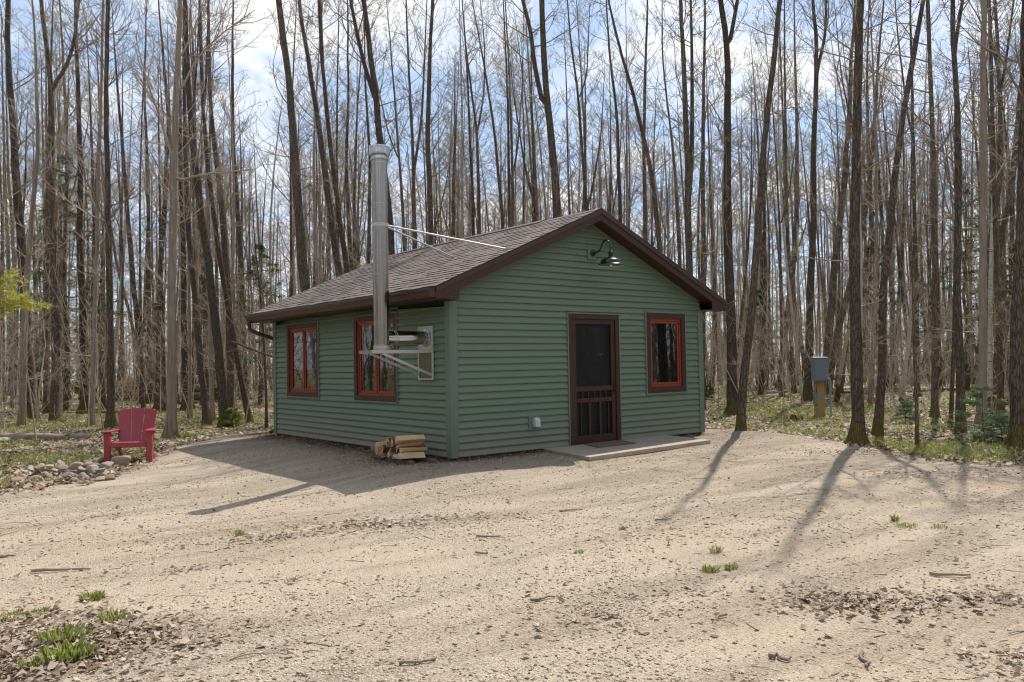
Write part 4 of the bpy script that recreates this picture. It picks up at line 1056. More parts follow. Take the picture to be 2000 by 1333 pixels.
# --- trees that can be told apart: surveyed lines (photo pixels, base first), depth None = base seen on the ground, trunk width in photo pixels at the base
TR = [
 # left wood
 ('p', None, 13, [(43, 834), (49, 650), (56, 500), (66, 375), (77, 262), (72, 110), (64, 0)], [], 'slender pale smooth tree before a dark trunk, beside the yellow green bough'),
 ('d', None, 20, [(59, 819), (56, 612), (49, 519), (43, 412), (37, 225), (28, 124), (30, 0)], [], 'thick dark trunk just behind the slender pale tree by the yellow green bough'),
 ('d', None, 17, [(109, 824), (107, 650), (105, 519), (99, 375), (96, 187), (90, 112), (77, 26), (72, -40)], [[(96, 170), (118, 140), (135, 80), (140, 0)]], 'mossy based dark tree behind the end of the fallen log, forking high up'),
 ('w', None, 10, [(96, 777), (90, 612), (88, 450), (84, 300), (80, 150)], [], 'thin brown tree deep in the woods beyond the fallen log'),
 ('w', None, 12, [(129, 777), (127, 612), (130, 500), (139, 337), (137, 210), (131, 49), (128, -20)], [], 'medium brown trunk standing well behind the fallen log'),
 ('d', None, 16, [(164, 807), (164, 612), (161, 519), (165, 375), (167, 187), (163, 0)], [], 'straight dark trunk standing second from the red chair on the log side'),
 ('d', None, 10, [(183, 789), (178, 612), (176, 480), (178, 375), (184, 244), (176, 100)], [], 'thin dark trunk between the two straight trunks near the red chair'),
 ('w', None, 9, [(204, 800), (193, 612), (186, 500), (180, 300), (172, 100)], [], 'thin leaning brown tree just behind the dark trunk by the chair'),
 ('d', None, 15, [(217, 838), (214, 650), (210, 500), (205, 337), (199, 187), (202, 0)], [[(203, 240), (193, 120), (190, 0)]], 'straight dark trunk rising directly behind the red chair arm'),
 ('w', None, 12, [(281, 789), (274, 650), (262, 556), (255, 469), (240, 225), (230, 80)], [], 'brown trunk leaning away above the backrest of the red chair'),
 ('w', None, 8, [(272, 772), (262, 650), (240, 567), (225, 500), (205, 380), (190, 250)], [], 'thin crooked tree leaning strongly, behind the red chair'),
 ('d', None, 10, [(294, 789), (289, 612), (286, 480), (285, 375), (276, 187), (277, 0)], [], 'narrow dark trunk beside the leaning one above the red chair'),
 ('d', None, 14, [(309, 802), (307, 612), (308, 500), (316, 380), (319, 244), (307, 105), (296, 0)], [], 'dark trunk standing close to the smooth pale maple, chair side'),
 ('d', None, 8, [(323, 806), (323, 687), (322, 500), (325, 300)], [], 'thin dark trunk half hidden by the smooth pale maple'),
 ('p', None, 19, [(335, 856), (336, 725), (334, 612), (334, 500), (336, 375), (339, 225), (343, 0), (344, -80)], [], 'smooth pale grey maple with mossy foot, standing between chair and cabin'),
 ('d', None, 13, [(362, 806), (362, 612), (361, 450), (360, 375), (362, 187), (360, 0)], [], 'dark trunk behind the pale maple on the cabin side'),
 ('p', None, 8, [(372, 818), (371, 669), (368, 560), (366, 420), (371, 250), (376, 100)], [], 'thin pale sapling with mossy foot next to the smooth maple'),
 ('w', None, 11, [(383, 781), (381, 612), (380, 450), (379, 337), (369, 187), (360, 40)], [], 'brown trunk before the stacked logs in the woods'),
 ('d', None, 13, [(401, 792), (400, 612), (394, 469), (382, 356), (378, 200), (372, 30)], [], 'dark mossy trunk standing right before the long stacked logs'),
 ('d', None, 18, [(439, 834), (426, 687), (412, 575), (407, 500), (394, 450), (375, 281), (366, 170), (355, 0)], [], 'thick speckled trunk leaning toward the chair, near the cabin end wall'),
 ('p', None, 9, [(414, 824), (411, 687), (408, 540), (404, 400), (398, 220)], [], 'thin pale trunk with a mossy flared foot beside the leaning speckled trunk'),
 ('d', None, 15, [(452, 819), (448, 650), (442, 537), (437, 450), (424, 319), (409, 187), (405, 0)], [], 'dark trunk just behind the leaning speckled trunk, cabin side'),
 ('d', None, 14, [(480, 781), (476, 612), (471, 500), (465, 375), (456, 262), (459, 0)], [], 'dark trunk with flared mossy foot near the cabin downspout'),
 ('w', None, 5, [(520, 838), (519, 706), (517, 640), (512, 560), (505, 470)], [], 'thin grey sapling standing nearest the downspout corner'),
 ('w', None, 5, [(507, 793), (508, 690), (510, 600), (506, 480)], [], 'thin sapling behind, deeper in the woods near the downspout'),
 ('w', 52, 9, [(20, 770), (22, 600), (18, 430), (14, 250), (10, 60)], [], 'far trunk at the edge of the woods beyond the pale slender tree'),
 ('d', None, 10, [(25, 772), (26, 640), (24, 500), (10, 330), (5, 150)], [], 'dark trunk with splayed foot between the log end and the deep woods'),
 ('w', None, 9, [(240, 772), (238, 650), (236, 500), (238, 330), (236, 150)], [], 'thin straight trunk before the stacked cordwood'),
 # behind the cabin
 ('d', 22, 22, [(612, 790), (606, 620), (594, 500), (579, 262), (564, 112), (551, 0)], [], 'thick dark trunk leaning, above the low end of the roof'),
 ('d', 25, 17, [(690, 770), (672, 570), (656, 500), (639, 356), (612, 169), (584, 0)], [], 'dark trunk leaning strongly behind the roof, beside the thick one'),
 ('w', 30, 10, [(694, 760), (688, 540), (684, 487), (678, 337), (684, 187), (684, 0)], [], 'slim straight trunk between the leaning trunk and the chimney'),
 ('w', 30, 10, [(722, 760), (721, 500), (725, 319), (716, 160), (712, 40)], [], 'slim brown trunk hidden partly by the chimney pipe'),
 ('d', 21, 19, [(772, 800), (762, 420), (742, 281), (732, 169), (719, 75), (712, 0), (708, -60)], [[(735, 200), (712, 130), (695, 60), (683, 0)]], 'big dark trunk rising out behind the chimney cap'),
 ('w', 26, 12, [(818, 780), (813, 487), (806, 300), (798, 150), (792, 0)], [[(808, 330), (822, 230), (826, 120), (830, 0)]], 'forked brown tree between the chimney and the tall straight trunk'),
 ('d', 23, 15, [(842, 790), (845, 480), (839, 262), (843, 112), (849, 0), (850, -60)], [], 'tall straight mottled trunk behind the middle of the roof ridge'),
 ('b', 30, 8, [(900, 760), (901, 457), (901, 225), (896, 0)], [], 'white birch behind the roof ridge'),
 ('d', 30, 10, [(926, 760), (924, 457), (918, 262), (909, 75), (903, 0)], [], 'dark slim trunk close beside the white birch behind the ridge'),
 ('w', 29, 10, [(937, 760), (935, 455), (931, 262), (922, 180), (908, 75), (902, -10)], [[(931, 262), (945, 180), (946, 80), (938, 0)]], 'forked slim tree behind the ridge, second from the white birch'),
 ('w', 30, 10, [(990, 760), (984, 442), (967, 262), (950, 150), (922, 0)], [], 'curving grey tree behind the ridge, leaning toward the birch'),
 ('d', 30, 9, [(996, 760), (995, 442), (991, 187), (982, 0)], [], 'straight thin trunk close to the curving grey tree'),
 ('w', 34, 7, [(1020, 760), (1022, 435), (1024, 300), (1020, 150)], [], 'broken topped thin trunk just before the forked trunk over the roof'),
 ('w', 33, 8, [(1052, 760), (1049, 427), (1041, 262), (1037, 187), (1030, 60)], [], 'thin brown trunk beside the big forked trunk over the roof'),
 ('d', 22, 20, [(1096, 800), (1086, 416), (1071, 262), (1060, 187), (1052, 0), (1050, -60)], [[(1062, 230), (1040, 130), (1038, 75), (1018, 10), (1010, -40)]], 'big forked trunk standing behind the ridge near the gable peak'),
 ('w', 34, 7, [(1113, 760), (1112, 418), (1107, 225), (1103, 100)], [], 'thin straight tree rising next to the gable peak'),
 ('w', 29, 10, [(1150, 770), (1146, 409), (1135, 262), (1129, 187), (1112, 60), (1108, 0)], [[(1129, 200), (1146, 150), (1150, 60)]], 'forked grey tree directly behind the gable peak'),
 ('d', 27, 11, [(1216, 770), (1212, 431), (1206, 225), (1191, 112), (1184, 0)], [], 'dark trunk just behind the sunny side of the gable peak'),
 ('d', 27, 12, [(1260, 770), (1259, 465), (1257, 300), (1259, 187), (1262, 60)], [], 'dark straight trunk above the middle of the sloping rake'),
 ('w', 25, 13, [(1302, 780), (1292, 491), (1277, 356), (1259, 262), (1236, 169), (1210, 82), (1191, 0), (1185, -40)], [], 'grey tree leaning far over toward the gable peak'),
 ('w', 29, 8, [(1330, 770), (1326, 487), (1319, 337), (1307, 225), (1294, 112), (1294, 0)], [], 'slim bent tree between the leaning grey one and the twin trunks'),
 ('d', 22, 18, [(1347, 790), (1347, 500), (1345, 356), (1339, 187), (1334, 0), (1332, -50)], [[(1346, 400), (1356, 300), (1358, 100), (1358, 0), (1358, -60)]], 'twin stemmed trunk above the low end of the rake'),
 ('d', 24, 12, [(1371, 790), (1371, 500), (1371, 337), (1373, 0), (1374, -50)], [], 'dark straight trunk between the twin stems and the mossy trunk at the eave'),
 # right wood
 ('d', None, 21, [(1432, 812), (1431, 640), (1427, 500), (1426, 300), (1424, 75), (1414, 0), (1405, -60)], [[(1425, 90), (1438, 30), (1450, -30)]], 'thick dark mossy trunk just outside the eave corner, farther of the close pair'),
 ('d', None, 17, [(1445, 850), (1451, 740), (1464, 635), (1472, 560), (1474, 500), (1484, 337), (1495, 187), (1504, 150), (1513, 37), (1517, 0), (1523, -60)], [], 'leaning dark trunk at the gravel edge beside the eave corner, nearer of the pair'),
 ('w', None, 12, [(1523, 757), (1532, 650), (1544, 560), (1556, 469), (1560, 300), (1558, 112), (1556, 0)], [], 'curved brown trunk behind the brush pile'),
 ('d', None, 16, [(1577, 784), (1578, 650), (1577, 560), (1581, 487), (1581, 262), (1586, 142), (1577, 37), (1572, -20)], [[(1584, 150), (1601, 80), (1603, 0)]], 'dark forked trunk right behind the grey electric box'),
 ('d', None, 16, [(1614, 768), (1619, 650), (1623, 560), (1637, 450), (1650, 244), (1656, 75), (1661, 0)], [], 'upright dark trunk behind the conduit of the electric post'),
 ('d', None, 13, [(1617, 768), (1628, 680), (1645, 610), (1658, 560), (1672, 490), (1690, 380)], [], 'leaning trunk crossing behind the electric post toward the big mossy trunk'),
 ('d', None, 23, [(1677, 870), (1673, 740), (1671, 560), (1672, 450), (1676, 225), (1680, 0), (1682, -70)], [], 'big straight mossy trunk at the gravel edge past the electric post'),
 ('d', None, 16, [(1713, 853), (1725, 740), (1730, 650), (1728, 560), (1744, 487), (1759, 356), (1785, 206), (1807, 94), (1826, 0), (1836, -60)], [], 'slanting trunk just past the big mossy one, leaning off to the open side'),
 ('w', None, 7, [(1791, 876), (1790, 770), (1787, 650), (1787, 560), (1784, 420), (1788, 300)], [], 'thin kinked sapling at the leafy gravel edge'),
 ('b', None, 8, [(1760, 769), (1773, 680), (1779, 590), (1786, 480), (1796, 350)], [], 'white birch trunk leaning by the sandy track'),
 ('w', None, 8, [(1857, 840), (1860, 710), (1862, 560), (1862, 400), (1858, 200)], [], 'thin straight trunk close beside the mossy trunk with yellow green foot'),
 ('d', None, 17, [(1877, 849), (1875, 710), (1871, 560), (1875, 450), (1877, 262), (1869, 75), (1869, 0), (1868, -60)], [[(1872, 120), (1884, 60), (1900, 0)]], 'straight dark trunk with bright yellow green mossy foot'),
 ('d', None, 14, [(1922, 792), (1923, 680), (1926, 560), (1940, 420), (1952, 337), (1950, 150), (1945, 60)], [[(1950, 150), (1938, 80), (1934, 0)], [(1951, 190), (1968, 110), (1985, 0)]], 'dark trunk with orange moss beside the pale birch, forking high'),
 ('b', None, 10, [(1932, 795), (1935, 650), (1937, 560), (1942, 450), (1950, 281), (1944, 187), (1939, 112), (1932, 20)], [], 'pale birch close between two dark trunks near the mossy log'),
 ('d', None, 14, [(1943, 769), (1955, 650), (1964, 560), (1961, 469), (1984, 337), (1995, 225), (2012, 60)], [[(1975, 400), (1992, 330), (2008, 220), (2020, 100)]], 'dark leaning trunk beside the mossy fallen log'),
 ('d', None, 27, [(1992, 878), (1988, 740), (1994, 620), (2000, 500), (2006, 340), (2012, 150), (2016, 0)], [], 'thickest ridged trunk with root flare at the edge beside the fir seedlings'),
 ('d', None, 10, [(1746, 733), (1742, 650), (1738, 560), (1740, 420), (1744, 250)], [], 'dark trunk beyond the sandy track between slanting trunk and birch'),
 ('w', None, 9, [(1812, 738), (1816, 650), (1822, 540), (1826, 400), (1828, 200)], [], 'many rooted trunk beyond the sandy track'),
 ('b', None, 7, [(1420, 742), (1412, 690), (1404, 620), (1398, 540), (1394, 420)], [], 'white birch leaning away behind the eave corner trunks'),
 ('b', None, 6, [(1500, 742), (1492, 690), (1496, 620), (1500, 520), (1506, 380)], [], 'thin white birch above the brush pile'),
 ('w', None, 8, [(1388, 772), (1396, 690), (1398, 620), (1395, 520), (1390, 400)], [], 'thin brown trunk in the gap beside the cabin eave corner'),
 ('w', None, 7, [(1890, 742), (1894, 640), (1898, 520), (1900, 350), (1905, 150)], [], 'slim trunk far beyond the sandy track, past the mossy footed trunk'),
]
KIND = {'d': ('bark', 'twig'), 'w': ('bark_warm', 'twig'), 'p': ('bark_pale', 'twig_tan'), 'b': ('bark_birch', 'twig')}
taken = []
def trace(pts, depth, z0):
    return [at_depth(x, y, depth) for x, y in pts]
for ti, (kind, depth, wpx, pts, forks, label) in enumerate(TR):
    if depth is None:
        b = on_ground(*pts[0], -.22)
        b = on_ground(*pts[0], terr(b[0], b[1])); depth = float((b-CAM)@_F)
        line = [b]+trace(pts[1:], depth, 0)
    else:
        line = trace(pts, depth, 0); b = line[0].copy(); b[2] = terr(b[0], b[1])
        line[0] = b
    r = np.random.default_rng(900+ti)
    r0 = wpx/FPX*depth/2
    line = [np.array(p) for p in line]
    # depth-wise wander so it is a tree in space, not a drawing
    wx = r.normal()*.03
    for i, p in enumerate(line): line[i] = p+_F*np.array([1, 1, 0])*wx*(p[2]-b[2])*min(1, depth/20)
    ztop = line[-1][2]-b[2]
    H = max(ztop+1.5, min(19, 9+55*r0)+r.uniform(-1, 1.5)) if wpx/FPX*depth > .12 else ztop+r.uniform(.8, 2.0)
    d = line[-1]-line[-2]; d = d/np.linalg.norm(d); d = d*.6+np.array([0, 0, .4]); d /= np.linalg.norm(d)
    ext = line[-1]+d*(H-ztop)
    loc = [p-b for p in line]+[(line[-1]+ext)/2-b, ext-b]
    fks = []
    for fk in forks:
        f3 = [p-b for p in trace(fk, depth, 0)]
        f3 = [p+_F*np.array([1, 1, 0])*(wx*p[2]+.1*i) for i, p in enumerate(f3)]
        dd = f3[-1]-f3[-2]; dd /= np.linalg.norm(dd)
        f3.append(f3[-1]+dd*max(1.5, (H-f3[-1][2])*.75)); fks.append(f3)
    lim = []
    if 'smooth pale grey maple' in label:
        for lm in ([(346, 362), (358, 350), (400, 340), (450, 336), (498, 330)], [(349, 120), (372, 75), (395, 12), (410, -40)], [(348, 190), (385, 110), (440, 60), (498, 20)],
                   [(332, 570), (318, 550), (296, 530), (280, 515), (276, 500)], [(331, 300), (318, 240), (300, 200), (276, 120), (262, 60)]):
            lim.append([p-b for p in trace(lm, depth, 0)])
    big = r0 > .09
    make_tree('bare_tree' if kind != 'b' else 'birch_tree', label, 'bare trees at the edge of the woods', b, 300+ti, loc, r0, *KIND[kind],
              buds=(.5 if ti % 9 == 4 or kind == 'b' else 0), forks=fks, limbs=lim, nb=54 if big else 32, twigs=(7, 3), bl=1.0 if big else .8, low=.08, sides=16 if depth < 22 else 10,
              tip=.0026 if depth < 18 else .0034, flare=.75 if big else .4)
    taken.append((b[0], b[1]))
taken = np.array(taken)

# --- repeats deeper in the woods: a few grown kinds, copied with their trunk and crown
def proto(kind, seed):
    r = np.random.default_rng(seed); H = r.uniform(14, 18.5); lean = r.normal(size=2)*.5; bow = r.normal(size=2)*.35
    tr = [np.array([lean[0]*h+bow[0]*math.sin(PI*h), lean[1]*h+bow[1]*math.sin(PI*h), H*h]) for h in np.linspace(0, 1, 8)]
    fk = []
    if r.random() < .45:
        h = r.uniform(.4, .6); s = tr[0]+(np.array([lean[0]*h+bow[0]*math.sin(PI*h), lean[1]*h+bow[1]*math.sin(PI*h), H*h])); a = r.uniform(0, 6)
        fk = [[s, s+np.array([.5*math.cos(a), .5*math.sin(a), 1.2]), s+np.array([1.1*math.cos(a), 1.1*math.sin(a), 4]), s+np.array([1.4*math.cos(a), 1.4*math.sin(a), H*(1-h)-1])]]
    return H, tr, fk
GR = 'bare trees standing deep in the woods'
kinds = ['d', 'w', 'd', 'p', 'w', 'b', 'd', 'w', 'w', 'd', 'b', 'p']
protos = []
for i, k in enumerate(kinds):
    H, tr, fk = proto(k, 70+i); r0 = (.115, .08, .1, .065, .075, .06, .13, .09, .065, .105, .07, .08)[i]
    (tv, tf), (cv, cf), bp_ = tree_parts(500+i, tr, r0, forks=fk, nb=48, twigs=(7, 3), low=.05, tip=.0031, sides=8, bl=1.0)
    mt = np_mesh('trunk', tv, tf, M[KIND[k][0]], True); mc = np_mesh('crown', cv, cf, M[KIND[k][1]])
    ml = None
    if i in (1, 5, 8, 10):
        r = np.random.default_rng(i); bb = bp_[r.random(len(bp_)) < .5]; v, f = quads_at(r, bb, .05); ml = np_mesh('young_leaves', v, f, M['bud'], False, np.repeat(r.random(len(bb)), 4))
    protos.append((k, mt, mc, ml))
ZONE = [(-PI, 'woods beyond the red chair'), (.0, 'woods behind the cabin'), (9, 'woods past the electric post')]
LAB = {'d': 'dark bare trunk', 'w': 'slim brown bare tree', 'p': 'slim pale bare tree', 'b': 'thin white birch'}
r = np.random.default_rng(77); placed = []
HEAD = YAW
cnt = 0; tries = 0
while cnt < 185 and tries < 20000:
    tries += 1
    az = HEAD+r.uniform(-.66, .66); dist = 19+41*r.random()**.8
    x, y = CAM[0]+dist*math.sin(az), CAM[1]+dist*math.cos(az)
    if in_yard(x, y) > -2.2 or (-1.5 < x < W+1.5 and -1 < y < L+2): continue
    if np.hypot(taken[:, 0]-x, taken[:, 1]-y).min() < 1.0: continue
    if placed and min(math.hypot(x-a, y-b) for a, b in placed) < 1.1: continue
    pxx = 1000+FPX*math.tan(az-HEAD)
    if abs(pxx-1600) < 45 and dist < 26: continue
    if dist < 32 and (r.random() < .72): continue
    placed.append((x, y))
    k, mt, mc, ml = protos[r.integers(len(protos))]
    if k == 'b' and pxx < 700: k, mt, mc, ml = protos[1]
    zone = 'beyond the red chair' if pxx < 545 else 'behind the cabin' if pxx < 1400 else 'past the electric post'
    dep = 'deep in the woods' if dist > 34 else 'among the first trees'
    t = thing('birch_tree' if k == 'b' else 'bare_tree', f'{LAB[k]} {dep} {zone}', 'tree', (x, y, terr(x, y)), r.uniform(0, 6.28), f'{LAB[k]}s {dep} {zone}')
    s = r.uniform(.8, 1.12); t.scale = (s*r.uniform(.85, 1.15),)*2+(s,)
    link('trunk', mt, t); link('crown', mc, t)
    if ml: link('young_leaves', ml, t)
    cnt += 1

# --- the wood beyond, one mass
def stamp(name, mats, n_each, place, seed, label, kind_name, plain=False):
    """simple bare trees repeated into one mesh"""
    r = np.random.default_rng(seed); V = []; F = []; off = 0; mi = []
    lib = []
    NB, NS = (14, 3) if plain else (34, 4)
    for i in range(7):
        H, tr, fk = proto('d', 200+i)
        tr = np.array(tr); K = 8
        tv, tf = tubes(tr[None], (np.array([.088, .083, .078, .07, .06, .048, .032, .01])*r.uniform(.7, 1.3))[None], 5)
        S = tr[r.integers(1, 8, NB)]+r.normal(size=(NB, 3))*np.array([.02, .02, .9]); S[:, 2] = np.clip(S[:, 2], 1, H-.3)
        a = r.uniform(0, 6.28, NB); e = r.uniform(.1, 1.0, NB)
        B = grow(r, S, np.stack([np.cos(a)*np.cos(e), np.sin(a)*np.cos(e), np.sin(e)], 1), r.uniform(1, 2.8, NB), 5, .1, .14)
        bv, bf = tubes(B, .016*np.linspace(1, .35, 5)[None].repeat(NB, 0), 3)
        B2 = sub_branch(r, B, NS, .3, .6, .7, 4, .06, .15); cv, cf = tubes(B2, np.full((len(B2), 4), .0065), 3)
        v = np.concatenate([tv, bv, cv]); f = np.concatenate([tf, bf+len(tv), cf+len(tv)+len(bv)])
        lib.append((v, f, len(tf)))
    for (x, y, s) in place:
        v, f, ntf = lib[r.integers(7)]
        a = r.uniform(0, 6.28); c, sn = math.cos(a), math.sin(a)
        w = v.copy(); w[:, 0], w[:, 1] = (v[:, 0]*c-v[:, 1]*sn)*s, (v[:, 0]*sn+v[:, 1]*c)*s; w[:, 2] *= s
        V.append(w+np.array([x, y, terr(x, y)-.1])); F.append(f+off); off += len(v)
        m = r.choice([0, 0, 1, 1, 2]) if r.random() < .84 else 3
        mi.append(np.concatenate([np.full(ntf, m), np.full(len(f)-ntf, 4)]))
    me = np_mesh(name, np.concatenate(V), np.concatenate(F))
    for k in mats: me.materials.append(M[k])
    me.polygons.foreach_set('material_index', np.concatenate(mi).astype(np.int32))
    return tag(link(name, me), label, kind='stuff')
r = np.random.default_rng(5); pl = []
while len(pl) < 900:
    az = HEAD+r.uniform(-.80, .80); dist = 44+66*r.random()**1.2
    pl.append((CAM[0]+dist*math.sin(az), CAM[1]+dist*math.cos(az), r.uniform(.7, 1.05)))
stamp('far_woods', ['bark_far', 'bark_warm', 'bark_pale', 'bark_birch', 'twig'], 0, pl, 6, 'distant bare woods closing the view all round', 'woods')
pl = []
while len(pl) < 1500:                       # the wood on the photographer's side of the yard, seen in the panes
    az = HEAD+PI+r.uniform(-2.5, 2.5); dist = 9+75*r.random()
    x, y = CAM[0]+dist*math.sin(az), CAM[1]+dist*math.cos(az)
    if in_yard(x, y) > -1.5: continue
    pl.append((x, y, r.uniform(.8, 1.1)))
stamp('facing_woods', ['bark', 'bark_warm', 'bark_pale', 'bark_birch', 'twig'], 0, pl, 8, 'bare woods on the opposite side of the yard', 'woods', True)

# --- saplings and brush under the trees: one mass
def brush(N, dmin, dmax, seed, hmin, hmax, name, label, fan=.72):
    r = np.random.default_rng(seed); S = []
    while len(S) < N:
        az = HEAD+r.uniform(-fan, fan); dist = dmin+(dmax-dmin)*r.random()**.9
        x, y = CAM[0]+dist*math.sin(az), CAM[1]+dist*math.cos(az)
        if in_yard(x, y) > -1.2 or (-1 < x < W+1 and -1 < y < L+1): continue
        pxx = 1000+FPX*math.tan(az-HEAD)
        if dist < 24 and r.random() < .7: continue
        if abs(pxx-1605) < 35 and dist < 23: continue
        S.append((x, y, terr(x, y)-.03))
    S = np.array(S); D = r.normal(size=(N, 3))*.22+np.array([0, 0, 1.])
    LEN = r.uniform(hmin, hmax, N)
    A = grow(r, S, D, LEN, 7, .05, .10); parts = [tubes(A, (.004+.0032*LEN)[:, None]*np.linspace(1, .3, 7)[None], 4)]
    B = sub_branch(r, A, 9, .25, .55, .85, 5, .03, .14, .12); parts.append(tubes(B, np.full((len(B), 5), .0052)*np.linspace(1, .6, 5), 3))
    C = sub_branch(r, B, 4, .3, .6, .8, 4, .02, .15); parts.append(tubes(C, np.full((len(C), 4), .0036), 3))
    off = 0; V = []; F = []
    for v, f in parts: V.append(v); F.append(f+off); off += len(v)
    tag(link(name, np_mesh(name, np.concatenate(V), np.concatenate(F), M['twig_tan'])), label, kind='stuff')
brush(1150, 20, 60, 31, 1.0, 5.2, 'undergrowth', 'tan leafless brush and saplings under the trees')

def brush_behind():
    r = np.random.default_rng(3); S = []
    while len(S) < 1100:
        az = HEAD+PI+r.uniform(-2.5, 2.5); d = 8+40*r.random()
        x, y = CAM[0]+d*math.sin(az), CAM[1]+d*math.cos(az)
        if in_yard(x, y) > -1.0: continue
        S.append((x, y, terr(x, y)-.03))
    S = np.array(S); N = len(S); A = grow(r, S, r.normal(size=(N, 3))*.25+np.array([0, 0, 1.]), r.uniform(1.5, 6, N), 6, .04, .12)
    B = sub_branch(r, A, 8, .3, .6, .85, 4, .03, .14, .1)
    a, fa = tubes(A, np.full((N, 6), .03)*np.linspace(1, .3, 6), 4); b, fb = tubes(B, np.full((len(B), 4), .011), 3)
    tag(link('facing_undergrowth', np_mesh('facing_undergrowth', np.concatenate([a, b]), np.concatenate([fa, fb+len(a)]), M['twig'])), 'leafless brush under the woods on the opposite side of the yard', kind='stuff')
brush_behind()

# ================================================================ EVERGREENS
def conifer(name, label, group, base, seed, H, spread, mat, whorls=16, z0=.12, per=6, nl=.10, dens=1.0, az_only=None, trunk_r=None, umax=.97):
    r = np.random.default_rng(seed)
    t = thing(name, label, 'tree', base, 0, group)
    tr = np.array([[0, 0, H*h] for h in np.linspace(0, 1, 8)]); tr[1:-1, :2] += r.normal(size=(6, 2))*.012*H
    tr0 = trunk_r or .011*H+.01
    v, f = tubes(tr[None], (tr0*np.linspace(1, .08, 8))[None], 8); link('trunk', np_mesh('trunk', v, f, M['bark'], True), t)
    n = whorls*per; u = z0+(umax-z0)*np.repeat(np.linspace(0, 1, whorls), per)+r.normal(size=n)*.012
    az = r.uniform(0, 6.28, n) if az_only is None else az_only+r.normal(size=n)*.35
    el = r.uniform(-.35, .15, n)+.5*u
    S = np.stack([np.interp(u*H, tr[:, 2], tr[:, 0]), np.interp(u*H, tr[:, 2], tr[:, 1]), u*H], 1)
    LEN = spread*(1.02-u)**.8*r.uniform(.6, 1.15, n)+.08
    B = grow(r, S, np.stack([np.cos(az)*np.cos(el), np.sin(az)*np.cos(el), np.sin(el)], 1), LEN, 6, -.02, .07)
    tw = sub_branch(r, B, int(9*dens), .28, .55, .8, 4, -.02, .08, .15)
    tw[:, :, 2] = tw[:, :1, 2]+(tw[:, :, 2]-tw[:, :1, 2])*.45            # sprays lie flat
    parts = [tubes(B, np.full((n, 6), .006+.0015*H)*np.linspace(1, .25, 6), 4)]
    v, f = parts[0]; link('branches', np_mesh('branches', v, f, M['twig']), t)
    # needles: narrow blades along every spray
    def needles(P, per_seg, ln):
        N, K, _ = P.shape
        tt = r.uniform(0, K-1.01, (N, per_seg)); i = tt.astype(int); ff2 = (tt-i)[..., None]; ar = np.arange(N)[:, None]
        s = P[ar, i]*(1-ff2)+P[ar, i+1]*ff2; T = P[ar, i+1]-P[ar, i]; T /= np.linalg.norm(T, axis=2, keepdims=True)+1e-9
        rp = r.normal(size=s.shape); rp[..., 2] *= .45; rp -= (rp*T).sum(2, keepdims=True)*T; rp /= np.linalg.norm(rp, axis=2, keepdims=True)+1e-9
        dd = T*.7+rp; dd /= np.linalg.norm(dd, axis=2, keepdims=True)
        w = np.cross(dd, r.normal(size=s.shape)); w /= np.linalg.norm(w, axis=2, keepdims=True)
        l = ln*r.uniform(.6, 1.2, s.shape[:2]+(1,))
        q = np.stack([s-w*l*.09, s+w*l*.09, s+dd*l+w*l*.05, s+dd*l-w*l*.05], 2).reshape(-1, 3)
        return q
    q = np.concatenate([needles(tw, int(26*dens), nl), needles(B, int(20*dens), nl)])
    tint = np.repeat(np.clip(r.normal(.5, .25, len(q)//4), 0, 1), 4)
    link('foliage', np_mesh('foliage', q, np.arange(len(q)).reshape(-1, 4), M[mat], False, tint), t)
    return t
def at_px(px, py): 
    p = on_ground(px, py); return np.array([p[0], p[1], terr(p[0], p[1])])
CG = 'dark evergreens showing between the bare trunks'
for i, (px, depth, H, sp, lab) in enumerate([
        (128, 32, 11.0, 2.6, 'tall dark evergreen between the two straight trunks beyond the fallen log'),
        (78, 40, 9.0, 2.2, 'dark evergreen behind the mossy based forking tree'),
        (185, 44, 7.5, 2.0, 'low evergreen in the woods beyond the red chair, log side'),
        (508, 34, 7.2, 2.2, 'evergreen showing past the downspout above the brush'),
        (300, 48, 6.0, 2.2, 'small evergreen over the cordwood stack'),
        (1480, 42, 5.5, 2.0, 'bushy evergreen above the brush pile past the eave corner'),
        (1888, 36, 10.2, 1.9, 'tall narrow evergreen behind the trunk with the yellow green foot'),
        (1715, 40, 8.0, 1.9, 'evergreen beyond the track, between big mossy and slanting trunks'),
        (1805, 52, 7.0, 1.9, 'evergreen far beyond the track near the leaning birch'),
        (1990, 34, 6.5, 1.8, 'evergreen behind the thickest ridged trunk')]):
    p = at_depth(px, 700, depth); conifer('evergreen_tree', lab, CG, (p[0], p[1], terr(p[0], p[1])), 820+i, H*.92, sp, 'needle', whorls=17, per=5, nl=.12, dens=.72)
